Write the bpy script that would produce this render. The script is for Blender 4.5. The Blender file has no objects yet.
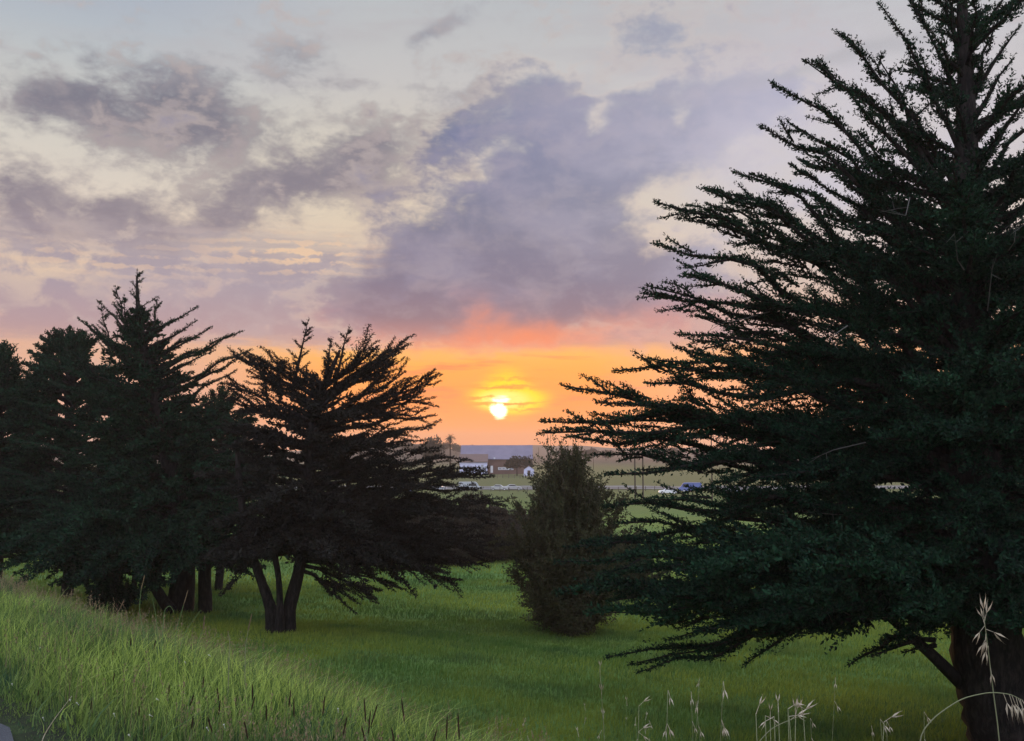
import bpy, math, random
import numpy as np
R = math.radians
random.seed(7)
SC = bpy.context.scene
COL = SC.collection
# ------------------------------------------------------------------ camera
CAM_Z = 1.6
F = 984.0                      # focal length in pixels of a 1024 px wide frame
HY = 450.0                     # image row of the horizon
PITCH = math.atan((HY - 370.5) / F)
cam_d = bpy.data.cameras.new('camera')
cam_d.sensor_width = 36.0
cam_d.lens = 36.0 * F / 1024.0
cam_d.clip_start = 0.05
cam_d.clip_end = 12000
cam = bpy.data.objects.new('camera', cam_d)
COL.objects.link(cam)
cam.location = (0, 0, CAM_Z)
cam.rotation_euler = (math.pi / 2 + PITCH, 0, 0)
SC.camera = cam

def ray(px, py):
    """world direction seen at a pixel of the photograph"""
    x = (px - 512) / F
    y = (370.5 - py) / F
    c, s = math.cos(PITCH), math.sin(PITCH)
    return (x, c - y * s, s + y * c)

def P(px, py, d):
    r = ray(px, py)
    k = d / r[1]
    return np.array([r[0] * k, d, CAM_Z + r[2] * k])

def azel(px, py):
    r = ray(px, py)
    return math.degrees(math.atan2(r[0], r[1])), math.degrees(math.atan2(r[2], math.hypot(r[0], r[1])))

# ------------------------------------------------------------------ exposure
SC.view_settings.view_transform = 'Standard'
SC.view_settings.look = 'None'
SC.view_settings.exposure = 0.0
SC.view_settings.gamma = 1.0
SC.view_settings.use_curve_mapping = False
SC.cycles.max_bounces = 5
SC.cycles.diffuse_bounces = 2
SC.cycles.glossy_bounces = 2
SC.cycles.transmission_bounces = 3
SC.cycles.volume_bounces = 1
SC.cycles.transparent_max_bounces = 6
SC.cycles.use_denoising = True

# ------------------------------------------------------------------ sun lamp
SUN_AZ, SUN_EL = azel(500, 410)
sun_d = bpy.data.lights.new('sun', 'SUN')
sun_d.energy = 1.0
sun_d.angle = R(1.5)
sun_d.color = (1.0, 0.55, 0.25)
sun = bpy.data.objects.new('sun', sun_d)
COL.objects.link(sun)
sun.rotation_euler = (R(90 - SUN_EL), 0, R(180 - SUN_AZ))

# ------------------------------------------------------------------ node helpers
def lin(c, a=1.0):
    o = []
    for v in c[:3]:
        v = v / 255.0
        o.append(v / 12.92 if v <= 0.04045 else ((v + 0.055) / 1.055) ** 2.4)
    return (*o, a)

class G:
    """tiny expression builder on top of a node tree"""
    def __init__(self, nt):
        self.nt = nt
    def new(self, t):
        return self.nt.nodes.new(t)
    def put(self, sock, v):
        if hasattr(v, 'is_linked') or isinstance(v, bpy.types.NodeSocket):
            self.nt.links.new(v, sock)
        else:
            sock.default_value = v
    def m(self, op, a, b=None, c=None, clamp=False):
        n = self.new('ShaderNodeMath'); n.operation = op; n.use_clamp = clamp
        for i, v in enumerate((a, b, c)):
            if v is not None:
                self.put(n.inputs[i], v)
        return n.outputs[0]
    def add(self, *a):
        r = a[0]
        for v in a[1:]:
            r = self.m('ADD', r, v)
        return r
    def mul(self, a, b): return self.m('MULTIPLY', a, b)
    def sub(self, a, b): return self.m('SUBTRACT', a, b)
    def step(self, v, lo, hi, a=0.0, b=1.0):
        n = self.new('ShaderNodeMapRange'); n.interpolation_type = 'SMOOTHSTEP'
        self.put(n.inputs[0], v); n.inputs[1].default_value = lo; n.inputs[2].default_value = hi
        n.inputs[3].default_value = a; n.inputs[4].default_value = b
        return n.outputs[0]
    def mix(self, f, a, b, mode='MIX'):
        n = self.new('ShaderNodeMix'); n.data_type = 'RGBA'; n.blend_type = mode
        self.put(n.inputs[0], f); self.put(n.inputs[6], a); self.put(n.inputs[7], b)
        return n.outputs[2]
    def ramp(self, v, stops):
        n = self.new('ShaderNodeValToRGB')
        e = n.color_ramp.elements
        while len(e) > 1: e.remove(e[-1])
        e[0].position, e[0].color = stops[0]
        for p, c in stops[1:]:
            k = e.new(p); k.color = c
        self.put(n.inputs[0], v)
        return n.outputs[0]
    def noise(self, vec, scale, detail=5, rough=0.5, dist=0.0, col=False):
        n = self.new('ShaderNodeTexNoise')
        self.put(n.inputs['Vector'], vec)
        n.inputs['Scale'].default_value = scale; n.inputs['Detail'].default_value = detail
        n.inputs['Roughness'].default_value = rough; n.inputs['Distortion'].default_value = dist
        return n.outputs[1 if col else 0]
    def comb(self, x, y, z):
        n = self.new('ShaderNodeCombineXYZ')
        for i, v in enumerate((x, y, z)): self.put(n.inputs[i], v)
        return n.outputs[0]
    def vmul(self, v, s):
        n = self.new('ShaderNodeVectorMath'); n.operation = 'MULTIPLY'
        self.put(n.inputs[0], v); n.inputs[1].default_value = s
        return n.outputs[0]

# ------------------------------------------------------------------ sky
world = bpy.data.worlds.new("World")
SC.world = world
world.use_nodes = True
wt = world.node_tree
for n in list(wt.nodes): wt.nodes.remove(n)
g = G(wt)
tc = g.new('ShaderNodeTexCoord')
D = tc.outputs['Generated']
sep = g.new('ShaderNodeSeparateXYZ'); wt.links.new(D, sep.inputs[0])
az = g.mul(g.m('ARCTAN2', sep.outputs[0], sep.outputs[1]), 57.29578)
el = g.mul(g.m('ARCSINE', sep.outputs[2]), 57.29578)
# cloud plane coordinates, stretched along the horizon as real layers are
flat = g.vmul(D, (1.0, 1.0, 1.7))
warp = g.noise(flat, 9.0, 3, 0.55, col=True)
ws = g.new('ShaderNodeSeparateXYZ'); wt.links.new(warp, ws.inputs[0])
w1, w2 = g.sub(ws.outputs[0], 0.5), g.sub(ws.outputs[1], 0.5)
azw = g.m('MULTIPLY_ADD', w1, 4.5, az)
elw = g.m('MULTIPLY_ADD', w2, 3.2, el)
fbm = g.noise(flat, 11.0, 7, 0.58, 0.25)
fbm2 = g.noise(g.vmul(D, (1.0, 1.0, 1.6)), 26.0, 6, 0.6, 0.35)
fbm3 = g.noise(g.vmul(D, (1.0, 1.0, 1.8)), 62.0, 5, 0.6, 0.3)
fbmw = g.noise(g.vmul(D, (1.0, 1.0, 5.0)), 6.0, 6, 0.55, 0.3)      # long horizontal veils
streak = g.noise(g.vmul(D, (1.0, 1.0, 11.0)), 9.0, 7, 0.62, 0.2)   # flat streaks low down
streak2 = g.noise(g.vmul(D, (1.0, 1.0, 14.0)), 26.0, 5, 0.6, 0.1)

DEG = math.degrees(1 / F)
def blob(px, py, rx, ry, rot=0.0, k=1.0, a=None, e=None):
    a = azw if a is None else a; e = elw if e is None else e
    A, E = azel(px, py)
    u = g.sub(a, A); v = g.sub(e, E)
    c, s = math.cos(R(rot)), math.sin(R(rot))
    uu = g.mul(g.m('MULTIPLY_ADD', u, c, g.mul(v, s)), 1 / (rx * DEG))
    vv = g.mul(g.m('MULTIPLY_ADD', u, -s, g.mul(v, c)), 1 / (ry * DEG))
    r2 = g.add(g.mul(uu, uu), g.mul(vv, vv))
    return g.mul(g.m('EXPONENT', g.mul(r2, -1.0)), k)
def E_(py): return azel(512, py)[1]
def rp(py): return max(0.0, min(1.0, E_(py) / 45.0))
eln = g.mul(el, 1 / 45.0)

# clear air and high thin veil behind everything
colw = g.ramp(eln, [(0.0, lin((244, 168, 108))), (rp(400), lin((250, 176, 100))), (rp(345), lin((246, 188, 132))), (rp(290), lin((230, 198, 170))),
                    (rp(220), lin((224, 207, 184))), (rp(150), lin((212, 203, 190))), (rp(80), lin((199, 197, 196))), (rp(0), lin((186, 190, 194))), (1.0, lin((178, 192, 214)))])
coll = g.ramp(eln, [(0.0, lin((236, 172, 138))), (rp(370), lin((232, 180, 150))), (rp(290), lin((228, 198, 175))), (rp(210), lin((222, 210, 196))),
                    (rp(130), lin((204, 204, 198))), (rp(60), lin((180, 188, 196))), (rp(0), lin((164, 173, 190))), (1.0, lin((160, 178, 208)))])
base = g.mix(g.step(az, -24, -7, 1, 0), colw, coll)
# veil streaks high up
base = g.mix(g.mul(g.step(fbmw, 0.42, 0.66), g.step(el, E_(230), E_(60), 0.0, 0.55)), base, lin((184, 180, 184)))

# soft creamy glow between clouds
# grey-brown broken cloud
left = g.add(blob(52, 100, 42, 30, 10, 1.1), blob(105, 92, 50, 26, 20, .8), blob(98, 55, 14, 18, 0, .6), blob(190, 100, 44, 36, 0, 1.15), blob(150, 125, 150, 20, 0, .35), blob(318, 178, 48, 20, 12, 1.15), blob(365, 150, 34, 24, 0, .7),
             blob(250, 195, 60, 30, 35, .6), blob(440, 132, 42, 24, 20, 1.1), blob(60, 215, 70, 26, 10, 0.95), blob(128, 225, 44, 34, 0, 1.0), blob(10, 200, 34, 34, 0, 1.0), blob(225, 225, 60, 28, 30, 0.7),
             blob(300, 52, 36, 16, 0, .75), blob(455, 18, 48, 9, 35, .8), blob(420, 38, 60, 10, 20, .6), blob(48, 293, 52, 24, 20, 1.2), blob(390, 190, 50, 22, 0, .45), blob(510, 95, 60, 18, 0, 0.6), blob(340, 85, 110, 9, 0, .45))
m1 = g.step(g.add(left, g.mul(blob(230, 190, 260, 90, 5, .42), 1.0), g.mul(g.sub(fbm3, .5), 1.3), g.mul(g.sub(fbm, 0.5), 3.2), g.mul(g.sub(fbm2, 0.5), 2.4)), 0.0, 1.5)
c1 = g.ramp(eln, [(rp(330), lin((176, 152, 158))), (rp(230), lin((138, 129, 141))), (rp(120), lin((118, 118, 133))), (rp(20), lin((158, 160, 170)))])
c1 = g.mix(g.step(fbm2, 0.4, 0.7), c1, g.mix(0.35, c1, lin((190, 178, 176))))
sky = g.mix(g.mul(m1, 0.95), base, c1)

# mauve stratus low on the left with ripples at its upper edge
rip = g.m('SINE', g.mul(g.add(el, g.mul(w2, 0.9), g.mul(w1, .4)), 11.5))
ripm = g.mul(g.add(blob(315, 257, 100, 18, 0, 1.3, az, el), blob(90, 262, 90, 14, 0, 0.7, az, el)), 1.0)
strat = g.step(g.add(el, g.mul(g.sub(fbm, .5), 2.6), g.mul(g.sub(streak, .5), 3.6)), E_(276), E_(226), 1, 0)
strat = g.mul(strat, g.step(g.sub(az, g.mul(g.sub(el, E_(300)), -2.5)), 6, 16, 1, 0.25))
strat = g.m('MULTIPLY', strat, g.step(g.add(el, g.mul(g.sub(streak, .5), 1.6)), E_(362), E_(335), 0.0, 1.0))
c2 = g.ramp(eln, [(rp(370), lin((206, 158, 148))), (rp(330), lin((182, 154, 160))), (rp(290), lin((168, 155, 168))), (rp(250), lin((168, 157, 165)))])
sky = g.mix(g.mul(strat, 0.95), sky, g.mix(g.mul(g.step(fbm2, .42, .62), .3), c2, lin((198, 182, 184))))
cell = g.step(g.add(g.mul(rip, 0.34), g.mul(g.sub(fbm3, .5), 3.4), g.mul(g.sub(fbm2, .5), 1.6)), -0.1, 0.4)
sky = g.mix(g.mul(g.mul(cell, ripm), 0.62), sky, lin((244, 206, 168)))
sky = g.mix(g.mul(blob(40, 268, 60, 28, 0, .6), g.step(fbm2, .4, .6)), sky, lin((236, 208, 176)))

# big slate-blue cloud, rising to the right
big = g.add(blob(505, 222, 92, 74, 35, 1.1), blob(590, 185, 92, 60, 30, 1.0), blob(690, 128, 95, 40, 14, 1.0), blob(420, 270, 56, 44, 40, 1.0), blob(385, 305, 62, 34, 10, .8), blob(490, 300, 110, 34, 0, .9), blob(590, 280, 90, 36, 12, .9), blob(660, 262, 60, 34, 10, .75),
            blob(530, 105, 52, 26, 10, .85), blob(445, 132, 34, 20, 20, .8), blob(765, 100, 60, 22, 5, .85), blob(655, 35, 62, 26, 0, .75), blob(680, 300, 110, 30, 10, .5))
holes = g.add(blob(474, 170, 24, 13, 0, .8), blob(598, 132, 11, 24, -35, .85), blob(690, 116, 10, 14, 0, .8), blob(700, 205, 60, 15, 38, .6), blob(600, 95, 60, 8, 8, .5))
bd = g.add(big, g.mul(holes, -1.0), g.mul(g.sub(fbm, .5), 1.9), g.mul(g.sub(fbm2, .5), 1.1), g.mul(g.sub(fbm3, .5), .7))
m3 = g.step(bd, 0.12, 1.05)
rim = g.mul(g.step(bd, 0.1, 0.38), g.sub(1.0, g.step(bd, 0.36, 0.72)))
sky = g.mix(g.mul(rim, g.step(el, E_(250), E_(170), .40, .25)), sky, lin((230, 208, 188)))
c3 = g.ramp(eln, [(rp(345), lin((206, 140, 128))), (rp(318), lin((152, 124, 135))), (rp(280), lin((132, 122, 142))), (rp(220), lin((114, 117, 144))), (rp(140), lin((110, 119, 154))), (rp(60), lin((134, 144, 168)))])
c3 = g.mix(g.step(az, 7, 18, 0, 0.45), c3, lin((170, 172, 206)))
c3 = g.mix(g.mul(g.step(fbm, .44, .66), .42), c3, lin((166, 158, 178)))
c3 = g.mix(g.mul(g.step(fbm2, .46, .66), .22), c3, lin((190, 176, 180)))
sky = g.mix(g.mul(m3, 0.94), sky, c3)
# upper right, pale haze of cloud
sky = g.mix(g.mul(blob(850, 150, 230, 110, 0, .95, az, el), g.step(fbm, .3, .7, .6, 1)), sky, lin((204, 200, 214)))
sky = g.mix(g.mul(blob(860, 52, 120, 9, 8, .55), 1.0), sky, lin((176, 176, 182)))

# salmon underside of the cloud
und = g.add(blob(520, 338, 100, 24, 0, 0.95), blob(650, 326, 110, 24, 10, 0.8), blob(475, 308, 26, 24, 0, .3), blob(400, 346, 70, 12, 0, .5))
m4 = g.step(g.add(und, g.mul(g.sub(fbm, .5), 2.2), g.mul(g.sub(fbm2, .5), 1.1)), 0.0, 1.7)
m4 = g.mul(m4, g.step(el, E_(268), E_(318), 0, 1))
c4 = g.mix(g.step(az, 1, 9), lin((246, 146, 104)), lin((226, 156, 142)))
sky = g.mix(g.mul(m4, 0.95), sky, c4)

# clear golden slot between the cloud deck and the ground
edge = g.add(el, g.mul(g.mul(g.sub(streak, .5), 0.9), g.step(az, -4, -14, 1, 4.5)), g.mul(g.sub(fbm, .5), 0.7))
slot = g.step(g.add(edge, g.mul(g.sub(fbm2, .5), 1.2)), E_(362), E_(340), 1, 0)
slot = g.m('MULTIPLY', slot, g.step(g.add(az, g.mul(g.sub(streak, .5), 10)), -22, -10, .55, 1))
s5 = g.ramp(eln, [(0.0, lin((244, 160, 96))), (rp(430), lin((253, 165, 80))), (rp(400), lin((252, 160, 78))), (rp(372), lin((255, 172, 80))), (rp(352), lin((255, 188, 92))), (rp(340), lin((250, 186, 110)))])
s5 = g.mix(g.step(az, 3.5, 12, 0, .75), s5, lin((250, 184, 142)))
s5 = g.mix(g.step(az, -9, -20, 0, .85), s5, lin((226, 178, 158)))
bars = g.add(blob(540, 362, 70, 5, -2, .6, az, elw), blob(430, 372, 85, 7, 0, .9, az, elw), blob(400, 392, 80, 8, -3, .6, az, elw), blob(640, 384, 90, 7, 3, .75, az, elw), blob(420, 404, 80, 8, 0, .5, az, elw), blob(560, 403, 60, 5, 0, .5, az, elw))
mb = g.step(g.add(bars, g.mul(g.sub(streak, .5), 2.6), g.mul(g.sub(streak2, .5), 1.0)), 0.28, 1.1)
s5 = g.mix(g.mul(mb, .75), s5, g.mix(g.step(az, 2, 9), lin((224, 132, 92)), lin((222, 152, 128))))
sky = g.mix(slot, sky, s5)

# the sun behind thin bars of cloud
glow = g.add(blob(508, 399, 38, 12, 0, 1.0, az, el), blob(505, 380, 24, 16, 0, .50, az, el), g.mul(g.sub(streak, .5), 0.5), blob(512, 404, 22, 16, 0, .5, az, el))
barm = g.step(streak2, 0.46, 0.60, 1.0, 0.15)
near = g.add(blob(500, 390, 60, 20, 0, 1, az, el))
# dark hairline bars crossing it
def bar(py, px, rx, ry=1.2, k=1.0):
    return blob(px, py, rx, ry, 0, k, az, g.m('MULTIPLY_ADD', g.sub(fbm3, .5), 0.8, g.m('MULTIPLY_ADD', g.sub(streak2, .5), 0.5, el)))
hb = g.add(bar(403.5, 505, 34, 1.6, .95), bar(387, 505, 40, 1.8, .9), bar(379, 520, 30, 1.4, .6), bar(398, 484, 22, 1.2, .8), bar(410, 530, 18, 1.0, .6))
gm = g.m('MULTIPLY', g.step(glow, .08, .80), g.m('SUBTRACT', 1.0, hb, clamp=True))
sky = g.mix(gm, sky, lin((255, 226, 10)))
sunw = g.step(g.add(blob(501, 399, 10, 4.0, 0, 1.2, az, el), blob(499.5, 411, 8.0, 7.2, 0, 1.6, az, el), blob(494, 408, 6, 4, 0, .5, az, el), g.mul(g.sub(streak2, .5), 1.1)), .35, 1.0)
sunw = g.mul(sunw, g.m('SUBTRACT', 1.0, g.mul(hb, 1.0), clamp=True))
sky = g.mix(g.step(g.add(blob(503, 400, 30, 11, 0, 1.0, az, el), g.mul(hb, -.6)), .2, .8), sky, lin((255, 246, 130)))
sky = g.mix(sunw, sky, (2.1, 1.95, 1.5, 1))
sky = g.mix(g.mul(g.m('MINIMUM', hb, 1.0), .55), sky, lin((250, 150, 40)))

# physical sky underneath for the tint away from the sunset, plus added fill light: unseen sky behind and overhead brightened
nish = g.new('ShaderNodeTexSky'); nish.sky_type = 'NISHITA'; nish.sun_disc = False
nish.sun_elevation = R(SUN_EL); nish.sun_rotation = R(SUN_AZ)
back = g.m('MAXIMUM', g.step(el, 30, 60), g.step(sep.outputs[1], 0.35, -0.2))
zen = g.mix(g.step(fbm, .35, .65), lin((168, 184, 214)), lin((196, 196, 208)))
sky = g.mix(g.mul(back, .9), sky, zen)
azg = g.mul(az, 1 / 15.0)
sky = g.mix(g.mul(g.step(el, 9.0, 3.0, 0, 1), g.m('EXPONENT', g.mul(g.mul(azg, azg), -1.0))), sky, (1.32, 1.16, 1.0, 1), 'MULTIPLY')
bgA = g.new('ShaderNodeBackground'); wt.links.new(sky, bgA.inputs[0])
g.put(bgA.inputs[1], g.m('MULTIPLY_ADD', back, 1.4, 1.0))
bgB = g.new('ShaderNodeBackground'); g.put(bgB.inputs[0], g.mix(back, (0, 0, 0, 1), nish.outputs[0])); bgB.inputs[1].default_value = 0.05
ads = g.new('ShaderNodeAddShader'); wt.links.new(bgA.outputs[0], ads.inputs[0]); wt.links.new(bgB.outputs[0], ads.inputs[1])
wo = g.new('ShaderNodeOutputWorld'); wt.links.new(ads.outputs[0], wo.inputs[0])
world.cycles.sampling_method = 'MANUAL'; world.cycles.sample_map_resolution = 1024
# ------------------------------------------------------------------ mesh helpers
rng = np.random.default_rng(11)
MATS = {}
def link(name, me, mat=None, parent=None, smooth=False):
    o = bpy.data.objects.new(name, me)
    COL.objects.link(o)
    if mat is not None: me.materials.append(mat)
    if parent is not None: o.parent = parent
    if smooth: me.shade_smooth()
    return o
def tag(o, label=None, cat=None, group=None, kind=None):
    if label: o['label'] = label
    if cat: o['category'] = cat
    if group: o['group'] = group
    if kind: o['kind'] = kind
    return o
def empty(name, loc, rz=0.0):
    o = bpy.data.objects.new(name, None); COL.objects.link(o)
    o.location = tuple(float(v) for v in loc); o.rotation_euler = (0, 0, rz); o.empty_display_size = 0.3
    return o
def quads_mesh(name, V, k=4, colv=None):
    """V: (n, k, 3) polygons with no shared corners"""
    n = V.shape[0]
    me = bpy.data.meshes.new(name)
    me.vertices.add(n * k); me.loops.add(n * k); me.polygons.add(n)
    me.vertices.foreach_set('co', np.ascontiguousarray(V, dtype=np.float32).ravel())
    me.loops.foreach_set('vertex_index', np.arange(n * k, dtype=np.int32))
    me.polygons.foreach_set('loop_start', np.arange(0, n * k, k, dtype=np.int32))
    me.update(calc_edges=True)
    if colv is not None:
        a = me.attributes.new('tone', 'FLOAT', 'POINT')
        a.data.foreach_set('value', np.repeat(colv.astype(np.float32), k))
    return me
def grid_mesh(name, X, Y, Z):
    ny, nx = X.shape
    me = bpy.data.meshes.new(name)
    V = np.stack([X, Y, Z], -1).reshape(-1, 3)
    i = np.arange(ny * nx).reshape(ny, nx)
    Fq = np.stack([i[:-1, :-1], i[:-1, 1:], i[1:, 1:], i[1:, :-1]], -1).reshape(-1, 4)
    me.vertices.add(len(V)); me.loops.add(Fq.size); me.polygons.add(len(Fq))
    me.vertices.foreach_set('co', V.astype(np.float32).ravel())
    me.loops.foreach_set('vertex_index', Fq.astype(np.int32).ravel())
    me.polygons.foreach_set('loop_start', np.arange(0, Fq.size, 4, dtype=np.int32))
    me.update(calc_edges=True)
    me.shade_smooth()
    return me
class MB:
    def __init__(self): self.v = []; self.f = []
    def poly(self, pts, faces):
        b = len(self.v); self.v += [tuple(float(c) for c in p) for p in pts]
        self.f += [tuple(b + i for i in f) for f in faces]
    def box(self, x0, x1, y0, y1, z0, z1):
        self.poly([(x0, y0, z0), (x1, y0, z0), (x1, y1, z0), (x0, y1, z0), (x0, y0, z1), (x1, y0, z1), (x1, y1, z1), (x0, y1, z1)],
                  [(0, 3, 2, 1), (4, 5, 6, 7), (0, 1, 5, 4), (1, 2, 6, 5), (2, 3, 7, 6), (3, 0, 4, 7)])
    def tube(self, pts, rad, sides=6, jit=0.0, cap=True):
        pts = [np.array(p, float) for p in pts]; n = len(pts)
        b = len(self.v)
        for i, p in enumerate(pts):
            t = pts[min(i + 1, n - 1)] - pts[max(i - 1, 0)]; t /= np.linalg.norm(t) + 1e-9
            u = np.cross(t, (0.13, 0.97, 0.2) if abs(t[1]) < .8 else (1, 0, 0)); u /= np.linalg.norm(u); w = np.cross(t, u)
            for k in range(sides):
                a = 2 * math.pi * k / sides
                r = rad[i] * (1 + jit * random.uniform(-1, 1))
                self.v.append(tuple(p + (u * math.cos(a) + w * math.sin(a)) * r))
        for i in range(n - 1):
            for k in range(sides):
                k2 = (k + 1) % sides
                self.f.append((b + i * sides + k, b + i * sides + k2, b + (i + 1) * sides + k2, b + (i + 1) * sides + k))
        if cap:
            self.f.append(tuple(b + k for k in range(sides))[::-1])
            self.f.append(tuple(b + (n - 1) * sides + k for k in range(sides)))
    def build(self, name, mat, parent=None, smooth=False, bevel=0.0):
        me = bpy.data.meshes.new(name); me.from_pydata(self.v, [], self.f); me.update()
        o = link(name, me, mat, parent, smooth)
        if bevel:
            m = o.modifiers.new('bevel', 'BEVEL'); m.width = bevel; m.segments = 2; m.limit_method = 'ANGLE'
        return o

# ------------------------------------------------------------------ materials
def material(name, base, rough=0.85, spec=0.3, var=None, scale=2.0, var2=None, scale2=14.0, tone=None, trans=0.0, bump=0.0, bscale=40.0, stretch=(1, 1, 1)):
    """base colour varied by two octaves of object-space noise; tone = (dark, light) drives the per-leaf attribute"""
    m = bpy.data.materials.new(name); m.use_nodes = True
    nt = m.node_tree; gg = G(nt)
    b = nt.nodes['Principled BSDF']
    b.inputs['Roughness'].default_value = rough
    b.inputs['Specular IOR Level'].default_value = spec
    t = gg.new('ShaderNodeTexCoord'); vec = gg.vmul(t.outputs['Object'], stretch)
    c = (*base, 1.0)
    if var: c = gg.mix(gg.step(gg.noise(vec, scale, 4), .35, .65), c, (*var, 1.0))
    if var2: c = gg.mix(gg.step(gg.noise(vec, scale2, 5, .6), .42, .66), c, (*var2, 1.0))
    if tone:
        at = gg.new('ShaderNodeAttribute'); at.attribute_name = 'tone'
        c = gg.mix(at.outputs['Fac'], c, (*tone, 1.0))
    gg.put(b.inputs['Base Color'], c)
    if bump:
        bn = gg.new('ShaderNodeBump'); bn.inputs['Strength'].default_value = bump; bn.inputs['Distance'].default_value = 0.05
        gg.put(bn.inputs['Height'], gg.noise(vec, bscale, 6, .65)); nt.links.new(bn.outputs[0], b.inputs['Normal'])
    if trans:
        tr = gg.new('ShaderNodeBsdfTranslucent'); gg.put(tr.inputs[0], c)
        mx = gg.new('ShaderNodeMixShader'); mx.inputs[0].default_value = trans
        nt.links.new(b.outputs[0], mx.inputs[1]); nt.links.new(tr.outputs[0], mx.inputs[2])
        nt.links.new(mx.outputs[0], nt.nodes['Material Output'].inputs[0])
    MATS[name] = m
    return m
M = MATS
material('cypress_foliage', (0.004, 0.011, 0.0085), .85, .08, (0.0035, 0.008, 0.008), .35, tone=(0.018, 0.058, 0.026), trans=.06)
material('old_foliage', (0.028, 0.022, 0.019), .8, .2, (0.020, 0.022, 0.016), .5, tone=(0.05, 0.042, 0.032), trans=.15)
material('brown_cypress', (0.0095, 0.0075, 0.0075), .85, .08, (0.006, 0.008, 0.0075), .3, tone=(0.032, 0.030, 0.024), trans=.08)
material('weed_foliage', (0.04, 0.09, 0.03), .85, .1, tone=(0.07, 0.13, 0.04), trans=.2)
material('bark', (0.016, 0.013, 0.013), .95, .1, (0.009, 0.008, 0.009), 3, (0.034, 0.028, 0.025), 10, bump=.9, bscale=9, stretch=(1, 1, .25))
material('twig', (0.11, 0.085, 0.065), .9, .1)
material('shrub_foliage', (0.024, 0.034, 0.018), .8, .2, (0.034, 0.030, 0.020), .8, tone=(0.055, 0.066, 0.030), trans=.25)
material('far_foliage', (0.022, 0.022, 0.018), .9, .1, tone=(0.045, 0.04, 0.03), trans=.2)
material('field_blades', (0.060, 0.145, 0.030), .75, .2, (0.17, 0.21, 0.025), .13, (0.045, 0.11, 0.035), .35, tone=(0.32, 0.38, 0.06), trans=.35)
material('verge_blades', (0.035, 0.10, 0.032), .65, .2, (0.095, 0.15, 0.035), .6, (0.022, 0.075, 0.045), 1.5, tone=(0.42, 0.54, 0.12), trans=.35)  # wide dark-to-light spread paints in the shadows among the blades
material('dry_blades', (0.22, 0.16, 0.085), .8, .2, (0.16, 0.10, 0.07), 2.0, tone=(0.32, 0.26, 0.15), trans=.3)
material('oat_husk', (0.64, 0.57, 0.43), .6, .3, (0.48, 0.40, 0.28), 30, trans=.35)
material('oat_stem', (0.22, 0.23, 0.12), .7, .3, trans=.2)
material('green_stem', (0.13, 0.21, 0.07), .7, .3, trans=.2)
material('seed_head', (0.045, 0.024, 0.018), .9, .1, (0.09, 0.05, 0.03), 60, bump=1, bscale=300)
material('petal', (0.75, 0.74, 0.70), .6, .2, trans=.3)
material('asphalt', (0.055, 0.058, 0.068), .9, .25, (0.075, 0.078, 0.088), 1.3, (0.10, 0.105, 0.115), 90, bump=.5, bscale=160)
material('soil', (0.05, 0.045, 0.035), .95, .1)

# ------------------------------------------------------------------ terrain
EX, EY = -0.29, 4.6            # a point of the verge crest, and the outward normal of the verge line
NX, NY = 0.729, 0.685
TD = np.array([0, 20, 25, 50, 100, 150, 200, 250, 350, 600, 1200, 5000.0])
TZ = np.array([-5.6, -5.5, -5.85, -7.15, -9.2, -9.7, -9.4, -8.6, -6.9, -6.2, -5.6, -5.6])
def vs(x, y): return (x - EX) * NX + (y - EY) * NY
def wob(x, y, L, ph=0.0):
    return (np.sin(x / L + ph) * np.cos(y / L * 0.83 + 1.7 * ph) + np.sin((x * .6 + y * .8) / L * 1.7 + 2.1 + ph)) * .5
def T(x, y):
    x = np.asarray(x, float); y = np.asarray(y, float)
    s = vs(x, y)
    bank = -0.62 * (np.sqrt(np.maximum(s + 0.0, 0) ** 2 + 0.25) - 0.5) + np.minimum(0, 0) 
    bank = np.where(s < 0, 0.0, bank)
    bump = np.clip((s + .9) / .9, 0, 1)
    bank = bank + bump * (0.05 * wob(x, y, .7) + 0.07 * wob(x, y, 1.9, 1.0))
    dist = np.hypot(x * .35, y)
    field = np.interp(dist, TD, TZ) + 0.10 * wob(x, y, 4.0) + 0.09 * wob(x, y, 11.0, 2.0) * np.clip(dist / 40, 0, 1)
    d = bank - field
    k = 1.2
    h = np.clip(0.5 + 0.5 * d / k, 0, 1)
    z = field * (1 - h) + bank * h + k * h * (1 - h) * 0.5
    z = np.where(s < 0.0, bank, z)
    far = np.clip((np.hypot(x, y) - 700) / 900, 0, 1)
    # low ridge on the horizon
    R_ = np.hypot(x, y)
    a = np.degrees(np.arctan2(x, y))
    ridge = 17 * np.exp(-((R_ - 1900) / 380) ** 2) * (0.62 + .22 * np.sin(a * .21 + 1.0) + .13 * np.sin(a * .63 + .4) + .05 * np.sin(a * 1.9))
    knoll = 13.5 * np.exp(-((a + 6.5) / 4.6) ** 2) * np.exp(-((R_ - 900) / 160) ** 2)
    return z + ridge * far ** .5 + knoll

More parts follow.
